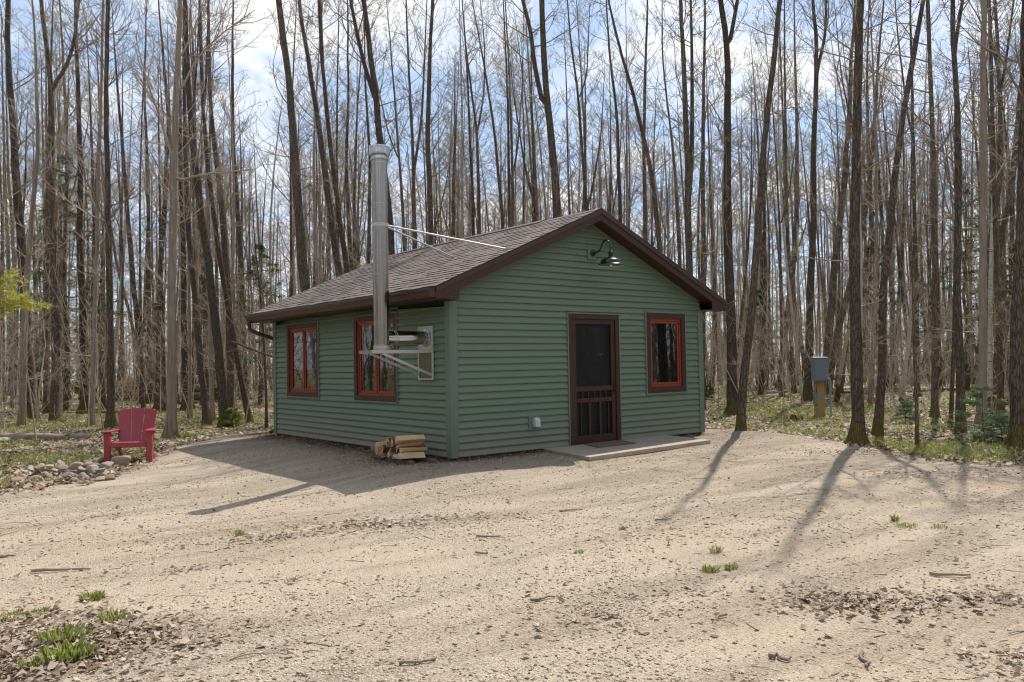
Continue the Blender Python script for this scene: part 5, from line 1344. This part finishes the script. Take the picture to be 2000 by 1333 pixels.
# bright bough reaching in past the pale slender tree
p = at_depth(-70, 700, 11.0)
conifer('evergreen_tree', 'yellow green evergreen bough reaching in before the slender pale tree', None, (p[0], p[1], terr(p[0], p[1])), 860, 4.3, 1.3, 'needle_yellow', whorls=4, z0=.525, umax=.6, per=4, nl=.06, dens=.8, az_only=-YAW+.1, trunk_r=.03)
for i, (px, py, H, sp, mt, lab) in enumerate([
        (1922, 862, .95, .75, 'needle_pale', 'pale fir seedling with layered flat sprays before the thickest trunk'),
        (1958, 868, .45, .6, 'needle_pale', 'low pale fir seedling spreading at the foot of the thickest trunk'),
        (1769, 828, .55, .3, 'needle_pale', 'tiny dark fir seedling in the grass by the kinked sapling'),
        (1742, 762, .8, .35, 'needle', 'small fir seedling beside the sandy track'),
        (1385, 790, .6, .4, 'needle', 'small fir seedling close to the cabin side'),
        (455, 835, .45, .25, 'fresh_grass', 'small leafy green shrub at the foot of the dark trunk by the cabin')]):
    conifer('fir_seedling' if i < 5 else 'shrub', lab, None, at_px(px, py), 880+i, H, sp, mt, whorls=6, per=5, nl=.05, z0=.25, dens=.9, trunk_r=.012)

# ================================================================ LOGS, BRUSH
def log(name, label, a, b, r0, r1, mat, seed, cat='log', group=None, lift=0.0, stubs=0):
    r = random.Random(seed); K = 9; pts = []; rs = []
    for k in range(K):
        f = k/(K-1); x = a[0]+(b[0]-a[0])*f; y = a[1]+(b[1]-a[1])*f
        z = (a[2]*(1-f)+b[2]*f) if len(a) > 2 else terr(x, y)+(r0*(1-f)+r1*f)*.75+lift
        pts.append((x+r.uniform(-.02, .02), y+r.uniform(-.02, .02), z+r.uniform(-.012, .012))); rs.append((r0*(1-f)+r1*f)*r.uniform(.93, 1.07))
    mb = MB().tube(pts, rs, 12)
    for s_ in range(stubs):
        k = r.randrange(1, K-1); d = Vector((r.uniform(-1, 1), r.uniform(-1, 1), r.uniform(.2, 1))).normalized()
        mb.tube([pts[k], Vector(pts[k])+d*r.uniform(.1, .35)], [rs[k]*.35, rs[k]*.15], 6)
    return tag(mb.build(name, M[mat], None, True), label, cat, group)
log('fallen_log', 'pale grey fallen log lying on the grass by the fire ring', on_ground(-60, 866)[:2], on_ground(178, 857)[:2], .12, .075, 'old_log', 1, stubs=3)
log('fallen_log', 'dark broken log end with white bark beside the pale fallen log', on_ground(-70, 880)[:2], on_ground(28, 862)[:2], .09, .06, 'bark_birch', 2)
log('fallen_log', 'thin pale branch half buried in leaves beside the stones', on_ground(18, 920)[:2], on_ground(52, 913)[:2], .035, .025, 'old_log', 3)
log('fallen_log', 'mossy dark log at the foot of the dark leaning trunk', on_ground(1938, 797)[:2], on_ground(2030, 772)[:2], .2, .16, 'bark', 4, stubs=2)
log('fallen_log', 'cut pale root log between the big mossy and slanting trunks', on_ground(1692, 848)[:2], on_ground(1706, 843)[:2], .07, .06, 'old_log', 5)
log('fallen_log', 'dark branch lying along the leafy gravel edge', on_ground(1716, 868)[:2], on_ground(1770, 884)[:2], .03, .012, 'bark', 6)
log('fallen_log', 'dark stump end in the grass before the electric post', on_ground(1549, 823)[:2], on_ground(1563, 821)[:2], .1, .09, 'bark', 7)
log('fallen_log', 'thin leaning dead stem above the downspout corner', at_depth(455, 668, 21), at_depth(534, 698, 19), .03, .018, 'bark_warm', 8)
log('fallen_log', 'white broken snag leaning beside the electric post', on_ground(1632, 778), at_depth(1664, 610, 24), .075, .045, 'bark_birch', 9)
log('stump', 'splintered dark stump at the foot of the white snag', on_ground(1634, 786), at_depth(1637, 752, 24), .1, .05, 'bark', 10, 'stump')
q = random.Random(9)
for i in range(16):
    px = q.uniform(1455, 1545); py = q.uniform(758, 778); a = on_ground(px, py); b = on_ground(px+q.uniform(-40, 40), py+q.uniform(-7, 7))
    a = (a[0], a[1], terr(a[0], a[1])+q.uniform(.02, .3)); b = (b[0], b[1], terr(b[0], b[1])+q.uniform(.05, .7))
    log('dead_branch', 'grey dead branch tangled in the brush pile past the eave corner', a, b, q.uniform(.02, .05), .012, q.choice(('old_log', 'bark_warm', 'bark')), 50+i, 'branch', 'dead branches of the brush pile')
q5 = random.Random(15)
for i, (px, py) in enumerate([(1480, 772), (1660, 772), (1725, 768), (1835, 764), (1560, 770), (60, 800), (150, 812), (330, 790)]):
    a = on_ground(px, py); an = q5.uniform(-.5, .5)-YAW; ln = q5.uniform(1.6, 3.4)
    log('fallen_log', 'grey dead stem lying on the leafy floor among the trunks', a[:2], (a[0]+math.cos(an)*ln, a[1]+math.sin(an)*ln), q5.uniform(.05, .09), .035, q5.choice(('old_log', 'bark_warm')), 130+i, 'log', 'dead stems lying among the trunks', 0, 2)
# cordwood
cb = at_depth(252, 745, 40); ca_ = Vector((_R0[0], _R0[1], 0)); cd_ = Vector((math.sin(YAW), math.cos(YAW), 0))
gz0 = terr(cb[0], cb[1]); k = 0
lp_ = None
for row in range(8):
    for c in range(8):
        if row == 7 and c not in (3, 4, 5, 6): continue
        if lp_ is None:
            lp_ = split_log('firewood_log', 700, .5, .085, 'cut', None, ('split_bark', 'split_end', 'split_bark'), 9); o = lp_
        else:
            o = lp_.copy(); COL.objects.link(o)
        pz = gz0+.08+row*.14; off = (c-3.5)*.165+(.08 if row % 2 else 0)
        pp = Vector((cb[0], cb[1], 0))+ca_*off
        o.location = (pp.x, pp.y, pz); o.rotation_euler = (q.uniform(0, 6), 0, PI/2-YAW+q.uniform(-.08, .08)); o.scale = (1,)+(q.uniform(.75, 1.1),)*2
        tag(o, 'cut round firewood log with pale end in the cordwood stack among the trees', 'firewood', 'logs of the cordwood stack among the trees')
for i in range(6):
    a = at_depth(372+q.uniform(-6, 6), 745, 38+.3*(i % 2)); b = at_depth(446+q.uniform(-5, 5), 745, 38+.3*(i % 2)); z = gz0+.1+.2*i
    log('long_log', 'long pale log piled horizontally among the trees beyond the maple', (a[0], a[1], z), (b[0], b[1], z+.05), .095, .08, 'old_log' if i % 2 else 'bark_warm', 80+i, 'log', 'long logs piled among the trees')

# sticks and weeds on the yard
def stick(px0, py0, px1, py1, r0, label, i):
    a, b = on_ground(px0, py0), on_ground(px1, py1); qq = random.Random(i); K = 6; pts = []
    for k in range(K):
        f = k/(K-1); x = a[0]+(b[0]-a[0])*f+qq.uniform(-.02, .02); y = a[1]+(b[1]-a[1])*f+qq.uniform(-.02, .02); pts.append((x, y, float(ground_z(x, y))+r0*.8+qq.uniform(0, .012)))
    tag(MB().tube(pts, [r0*(1-.1*k) for k in range(K)], 7).build('stick', M['twig'], None, True), label, 'stick', 'dry sticks lying on the gravel yard')
for i, s in enumerate([(1817, 1130, 1902, 1133, .013, 'longest pale stick lying crosswise near the reddish leaves'), (935, 1051, 975, 1052, .011, 'short bent stick in the middle of the yard'),
        (780, 1310, 850, 1300, .01, 'thin curved stick low in the middle of the yard'), (1396, 1216, 1422, 1204, .011, 'short dark stick below the pair of green tufts'), (1500, 1280, 1545, 1290, .014, 'knobbly dark stick near the lower gravel patch'),
        (60, 1124, 175, 1114, .014, 'forked weathered stick above the leafy corner patch'), (1563, 1176, 1585, 1161, .01, 'small slanting stick beside the round leaf patch'), (1680, 1272, 1700, 1305, .012, 'dark stick lying toward the camera below the round leaf patch'),
        (0, 1093, 32, 1090, .012, 'dark stick at the very edge of the yard'), (1093, 1003, 1138, 999, .01, 'thin straight stick between door step and tyre ruts'), (1280, 1020, 1310, 1018, .01, 'short stick beside the shadow of the leaning trunk'),
        (930, 1084, 960, 1086, .01, 'short stick below the bent one'), (0, 884, 20, 885, .02, 'weathered stick beside the stones'), (1040, 1178, 1080, 1170, .01, 'thin broken twig low in the middle gravel')]): stick(*s, i)

def tuft(px, py, n, hgt, rad, mat, label, seed, wide=.006):
    hgt *= .55; rad *= .55; wide *= .55; n = int(n*1.5)
    r = np.random.default_rng(seed); p = on_ground(px, py); c = np.array([p[0], p[1]])
    a = r.uniform(0, 6.28, n); rr_ = rad*np.sqrt(r.random(n)); x = c[0]+rr_*np.cos(a)*1.3; y = c[1]+rr_*np.sin(a)
    S = np.stack([x, y, ground_z(x, y)], 1); h = hgt*r.uniform(.4, 1.15, n)
    out = np.stack([np.cos(a), np.sin(a)], 1)*(.4*r.random((n, 1))+.25*(rr_/rad)[:, None])+r.normal(size=(n, 2))*.3
    tip = S+np.concatenate([out*h[:, None], h[:, None]], 1); mid = S+(tip-S)*.55+np.array([0, 0, 1.])*h[:, None]*.12
    w = np.stack([-np.sin(a+r.normal(size=n)), np.cos(a+r.normal(size=n)), np.zeros(n)], 1)*wide
    V = np.stack([S-w*.7, S+w*.7, mid-w, mid+w, tip], 1)-np.array([p[0], p[1], p[2]]); V = V.reshape(-1, 3); I = np.arange(n)[:, None]*5
    fs = [np.concatenate([I, I+1, I+3, I+2], 1), np.concatenate([I+2, I+3, I+4], 1)]
    o = link('grass_tuft', np_mesh('grass_tuft', V, fs, M[mat], False, np.repeat(r.random(n), 5)), None, tuple(p))
    tag(o, label, 'grass tuft', 'green tufts growing on the gravel yard')
for i, a in enumerate([(180, 1175, 130, .09, .10, 'fresh_grass', 'round bright green clump above the leafy corner patch', .009), (465, 1050, 60, .10, .07, 'fresh_grass', 'small green tuft at the start of the leaf strip', .005),
        (1387, 1115, 90, .08, .09, 'fresh_grass', 'bright green tuft, larger of the close pair in the yard'), (1428, 1111, 60, .08, .07, 'fresh_grass', 'bright green tuft, smaller of the close pair in the yard'),
        (1398, 1079, 60, .09, .07, 'fresh_grass', 'green tuft just above the close pair'), (1748, 1018, 45, .11, .05, 'fresh_grass', 'narrow upright green tuft beside the thin weed patch'),
        (1770, 1029, 80, .05, .16, 'fresh_grass', 'low thin weed patch beside the upright tuft'), (1835, 1032, 50, .05, .12, 'fresh_grass', 'low thin weed patch farthest along the open yard'),
        (1217, 1034, 40, .05, .05, 'fresh_grass', 'tiny green tuft in the middle distance of the yard'), (1130, 1083, 40, .05, .06, 'fresh_grass', 'tiny yellowish tuft near the middle of the yard'),
        (220, 1222, 90, .12, .09, 'fresh_grass', 'green tuft at the side of the leafy corner patch'), (30, 1217, 90, .08, .13, 'fresh_grass', 'green tuft at the outer edge of the leafy corner patch'),
        (125, 1262, 170, .14, .17, 'fresh_grass', 'largest green tuft in the middle of the leafy corner patch', .008), (130, 1300, 110, .15, .16, 'fresh_grass', 'broad bladed green plant low in the leafy corner patch', .014),
        (65, 1316, 70, .1, .1, 'fresh_grass', 'green tuft at the bottom of the leafy corner patch'), (85, 1203, 60, .06, .09, 'fresh_grass', 'thin grass at the top of the leafy corner patch'),
        (370, 862, 110, .22, .16, 'fresh_grass', 'broad leaved green plant by the maple foot', .03)]): tuft(*a[:7], 60+i, *a[7:])

# ================================================================ SCATTER: leaves, grass, pebbles (nobody could count them)
def polar(r, N, d0, d1, fan, pw=1.0):
    az = HEAD+r.uniform(-fan, fan, N); d = d0*(d1/d0)**(r.random(N)**pw)
    return CAM[0]+d*np.sin(az), CAM[1]+d*np.cos(az)
def outside_house(x, y, m=.03):
    return ~((x > -m) & (x < W+m) & (y > -m) & (y < L+m))
def nz(x, y, s, o=0):
    return (np.sin(x*s+1.7*o)*np.sin(y*s*1.13+o)+.6*np.sin(x*s*2.3+y*s*1.1+o)*np.sin(y*s*2.1-x*s*.7+2*o)+.4*np.sin(4.3*s*x+o)*np.sin(3.9*s*y-o))/1.5
def leaf_mass(name, label, x, y, size, seed, tlo=0, thi=1, z=None):
    r = np.random.default_rng(seed); N = len(x)
    c = np.stack([x, y, (ground_z(x, y) if z is None else z)+r.uniform(.004, .03, N)], 1)
    a = r.uniform(0, 6.28, N); s = size*r.choice([.35, .5, .7, .95, 1.25], N)*r.uniform(.8, 1.2, N)
    d = np.stack([np.cos(a), np.sin(a), r.normal(size=N)*.22], 1)*s[:, None]; w = np.stack([-np.sin(a), np.cos(a), np.zeros(N)], 1)*(s*r.uniform(.35, .6, N))[:, None]
    up = np.array([0, 0, 1.])*(s*r.uniform(-.1, .55, N))[:, None]; up2 = np.array([0, 0, 1.])*(s*r.uniform(-.1, .55, N))[:, None]
    V = np.stack([c-d*.5, c-d*.1+w+up, c+d*.55+up*.4, c-d*.1-w+up2], 1).reshape(-1, 3); I = np.arange(N)[:, None]*4
    F = np.concatenate([np.concatenate([I, I+1, I+2], 1), np.concatenate([I, I+2, I+3], 1)])
    t = np.clip(r.uniform(tlo, thi, N), 0, 1)
    return tag(link(name, np_mesh(name, V, F, M['dead_leaf'], False, np.repeat(t, 4))), label, kind='stuff')

r = np.random.default_rng(1001)
x, y = polar(r, 190000, 8.0, 46, .74); ins = in_yard(x, y)
keep = ((ins < .12) | ((ins < .55) & (r.random(len(x)) < .25))) & outside_house(x, y) & (r.random(len(x)) < np.clip(.7-.5*nz(x, y, .55, 1), .15, 1))
leaf_mass('leaf_litter', 'brown fallen leaves covering the floor of the woods', x[keep], y[keep], .085, 2)
# drifts of leaves on the yard
xs, ys = [], []
def drift(px, py, N, ra, rb, ang):
    p = on_ground(px, py); u, v = r.normal(size=(2, N)); c, s = math.cos(ang), math.sin(ang)
    xs.append(p[0]+u*ra*c-v*rb*s); ys.append(p[1]+u*ra*s+v*rb*c)
A0 = -YAW
for a in [(130, 1262, 1500, .38, .28, A0), (45, 1235, 500, .3, .3, A0), (250, 1255, 330, .3, .15, A0), (60, 1320, 500, .3, .2, A0), (560, 1052, 260, .55, .09, A0+.35), (740, 1028, 420, .42, .11, A0+.12), (840, 1016, 120, .5, .08, A0),
          (1665, 1178, 420, .24, .11, A0), (1745, 1195, 130, .3, .1, A0), (1930, 1172, 320, .32, .12, A0), (1330, 1050, 90, .5, .15, A0), (1430, 1160, 80, .5, .1, A0), (1180, 1220, 90, .4, .15, A0),
          (1990, 1300, 200, .2, .2, A0), (1850, 930, 420, .8, .25, A0-.25), (1700, 890, 300, .8, .2, A0-.2), (690, 872, 300, .35, .12, A0), (760, 905, 260, .4, .12, A0+.5), (870, 900, 160, .3, .1, A0), (330, 1115, 60, .4, .05, A0+.3), (1100, 885, 90, .4, .2, A0), (590, 1140, 40, .3, .05, A0), (1940, 1050, 60, .5, .15, A0)]: drift(*a)
x, y = polar(r, 1500, 3.6, 20, .74); xs.append(x); ys.append(y)
x, y = np.concatenate(xs), np.concatenate(ys); k = outside_house(x, y)
leaf_mass('fallen_leaves', 'drifts of dry brown leaves blown over the gravel yard', x[k], y[k], .038, 4)
r = np.random.default_rng(44)
x = np.concatenate([-np.abs(r.normal(0, .22, 2600))-.02, -.55+r.normal(0, .3, 700), r.uniform(0, W, 1600)]); y = np.concatenate([r.uniform(-.1, L+.3, 2600), .65+r.normal(0, .35, 700), -np.abs(r.normal(0, .13, 1600))-.02])
k_ = outside_house(x, y, .01); leaf_mass('bark_litter', 'dark bark crumbs and old leaves along the foot of the cabin walls', x[k_], y[k_], .03, 9, 0, .5)
# grass of the clearing
x, y = polar(r, 400000, 8.5, 44, .74); ins = in_yard(x, y)
pxx = 1000+FPX*np.tan(np.arctan2(x-CAM[0], y-CAM[1])-HEAD)
lush = np.where(pxx > 1350, .04, np.where(pxx < 560, .12, -.3)) + .75*nz(x, y, .42, 3)+.35*nz(x, y, 1.3, 2)
dist = np.hypot(x-CAM[0], y-CAM[1])
lush = lush-smooth(27, 42, dist)*.8
keep = (ins < -.15) & outside_house(x, y, .1) & (lush+.25*r.normal(size=len(x)) > .22)
x, y = x[keep], y[keep]; N = len(x)
def blades(x, y, hgt, wid, seed, mat, name, label):
    r = np.random.default_rng(seed); N = len(x); S = np.stack([x, y, ground_z(x, y)-.01], 1)
    a = r.uniform(0, 6.28, N); h = hgt*r.uniform(.4, 1.4, N); ln = np.stack([np.cos(a), np.sin(a)], 1)*(h*r.uniform(.2, 1.1, N))[:, None]
    w = np.stack([-np.sin(a), np.cos(a), np.zeros(N)], 1)*(wid*r.uniform(.6, 1.4, N))[:, None]
    tip = S+np.concatenate([ln, h[:, None]], 1); mid = S+np.concatenate([ln*.35, h[:, None]*.6], 1)
    V = np.stack([S-w, S+w, mid+w*.8, mid-w*.8, tip], 1).reshape(-1, 3); I = np.arange(N)[:, None]*5
    F = [np.concatenate([I, I+1, I+2, I+3], 1), np.concatenate([I+3, I+2, I+4], 1)]
    tag(link(name, np_mesh(name, V, F, M[mat], False, np.repeat(np.clip(r.normal(.45, .25, N), 0, 1), 5))), label, kind='stuff')
blades(x, y, .085, .0075, 12, 'grass', 'grass', 'thin spring grass and weeds between the trees')
# broken twigs lying about
def twig_litter(N, d0, d1, inside, lmin, lmax, rad, seed, name, label):
    r = np.random.default_rng(seed); x, y = polar(r, N, d0, d1, .74); ins = in_yard(x, y)
    k = ((ins > .1) if inside else (ins < -.1)) & outside_house(x, y, .2); x, y = x[k], y[k]; N = len(x)
    ln = r.uniform(lmin, lmax, N)*r.random(N)**.7; a = r.uniform(0, 6.28, N)
    P = grow(r, np.stack([x, y, np.zeros(N)], 1), np.stack([np.cos(a), np.sin(a), np.zeros(N)], 1), ln, 5, 0, .16)
    P[:, :, 2] = ground_z(P[:, :, 0], P[:, :, 1])+rad+np.abs(r.normal(0, .01, (N, 1)))*np.array([0, .6, 1, 1, .5])[None]
    v, f = tubes(P, (rad*r.uniform(.5, 1.3, N))[:, None]*np.linspace(1, .5, 5)[None], 4)
    tag(link(name, np_mesh(name, v, f, M['twig'])), label, kind='stuff')
twig_litter(520, 3.8, 18, True, .05, .3, .0035, 51, 'twig_litter', 'small broken twigs littering the gravel yard')
twig_litter(2600, 10, 40, False, .25, 1.3, .007, 52, 'twig_litter', 'broken twigs and sticks littering the floor of the woods')
# pebbles
def pebbles(x, y, size, seed):
    r = np.random.default_rng(seed); N = len(x)
    o = np.array([[1, 0, 0], [-1, 0, 0], [0, 1, 0], [0, -1, 0], [0, 0, 1], [0, 0, -1.]]); s = size[:, None, None]*r.uniform(.55, 1.1, (N, 6, 1))
    a = r.uniform(0, 6.28, N); c, sn = np.cos(a), np.sin(a)
    q_ = o[None]*s; q_[:, :, 2] *= .6
    V = np.stack([q_[:, :, 0]*c[:, None]-q_[:, :, 1]*sn[:, None], q_[:, :, 0]*sn[:, None]+q_[:, :, 1]*c[:, None], q_[:, :, 2]], 2)
    V = V+r.normal(size=V.shape)*size[:, None, None]*.16
    V += np.stack([x, y, ground_z(x, y)+size*.12], 1)[:, None, :]
    I = (np.arange(N)*6)[:, None]
    f = np.array([[0, 2, 4], [2, 1, 4], [1, 3, 4], [3, 0, 4], [2, 0, 5], [1, 2, 5], [3, 1, 5], [0, 3, 5]])
    F = (I[:, :, None]+f[None]).reshape(-1, 3)
    tag(link('pebbles', np_mesh('pebbles', V.reshape(-1, 3), F, M['pebble'], False, np.repeat(np.clip(r.beta(1.6, 1.6, N), 0, 1), 6))), 'grey and tan pebbles strewn through the gravel yard', kind='stuff')
x, y = polar(r, 150000, 3.4, 17, .72)
dn = .42+.5*nz(x, y, .8, 5)+.35*nz(x, y, 2.2, 6)
hd = np.hypot(np.maximum(np.maximum(-x, 0), x-W), np.maximum(np.maximum(-y, 0), y-L)); dn = dn+.45*smooth(2.2, .6, hd)
k = (in_yard(x, y) > .05) & outside_house(x, y) & (r.random(len(x)) < np.clip(dn, .1, 1))
x, y = x[k], y[k]; dd = np.hypot(x-CAM[0], y-CAM[1])
pebbles(x, y, (.004+.014*r.random(len(x))**3.4)*(.75+.035*dd), 13)

# ================================================================ SKY, SUN, CAMERA
SUN = Vector((.62, .25, 1.0)).normalized()
elev = math.asin(SUN.z); azim = math.atan2(SUN.x, SUN.y)          # clockwise from +Y
w = bpy.data.worlds.new('World'); scn.world = w; w.use_nodes = True
nt = w.node_tree; nt.nodes.clear()
out = nt.nodes.new('ShaderNodeOutputWorld'); bg = nt.nodes.new('ShaderNodeBackground'); bg.inputs[1].default_value = .15
sky = nt.nodes.new('ShaderNodeTexSky'); sky.sky_type = 'NISHITA'; sky.sun_disc = False; sky.sun_elevation = elev; sky.sun_rotation = azim
sky.altitude = 400; sky.air_density = 1.0; sky.dust_density = .6; sky.ozone_density = 1.6
tc = nt.nodes.new('ShaderNodeTexCoord'); sp = sep(nt, tc.outputs['Generated'])
den = mth(nt, 'ADD', mth(nt, 'MAXIMUM', sp[2], 0), .22)
cmb = nt.nodes.new('ShaderNodeCombineXYZ'); nt.links.new(mth(nt, 'DIVIDE', sp[0], den), cmb.inputs[0]); nt.links.new(mth(nt, 'DIVIDE', sp[1], den), cmb.inputs[1])
cl = noise(nt, cmb.outputs[0], 2.3, 9, .6, .5)
mask = ramp(nt, cl, [(.43, 0), (.64, 1)])
shade = noise(nt, cmb.outputs[0], 5.0, 6, .6)
cc = mix(nt, shade, (6.0, 6.2, 6.5), (8.4, 8.35, 8.2))
skyc = mix(nt, .45, sky.outputs[0], (4.9, 6.1, 8.0))
nt.links.new(mix(nt, mask, skyc, cc), bg.inputs[0]); nt.links.new(bg.outputs[0], out.inputs[0])

sd = bpy.data.lights.new('sun', 'SUN'); sd.energy = 5.0; sd.angle = math.radians(.53); sd.color = (1, .945, .87)
so = bpy.data.objects.new('sun', sd); COL.objects.link(so); so.rotation_euler = SUN.to_track_quat('Z', 'Y').to_euler(); so.location = (20, 10, 30)

cd = bpy.data.cameras.new('camera'); cam = bpy.data.objects.new('camera', cd); COL.objects.link(cam)
cd.sensor_width = 36; cd.lens = FPX/2000*36; cd.clip_end = 2000; cd.clip_start = .05
m = Matrix.Identity(4)
for i, v in enumerate((_R, _U, -_F)):
    for j in range(3): m[j][i] = v[j]
for j in range(3): m[j][3] = CAM[j]
cam.matrix_world = m
scn.camera = cam
scn.view_settings.view_transform = 'Standard'; scn.view_settings.look = 'None'; scn.view_settings.exposure = 0; scn.view_settings.gamma = 1
scn.cycles.max_bounces = 5; scn.cycles.transparent_max_bounces = 8; scn.cycles.caustics_reflective = False; scn.cycles.caustics_refractive = False
scn.cycles.use_denoising = True; scn.cycles.denoiser = 'OPENIMAGEDENOISE'; scn.cycles.denoising_input_passes = 'RGB_ALBEDO_NORMAL'; scn.cycles.denoising_prefilter = 'ACCURATE'
scn.cycles.filter_width = 1.15; scn.cycles.sample_clamp_indirect = 6
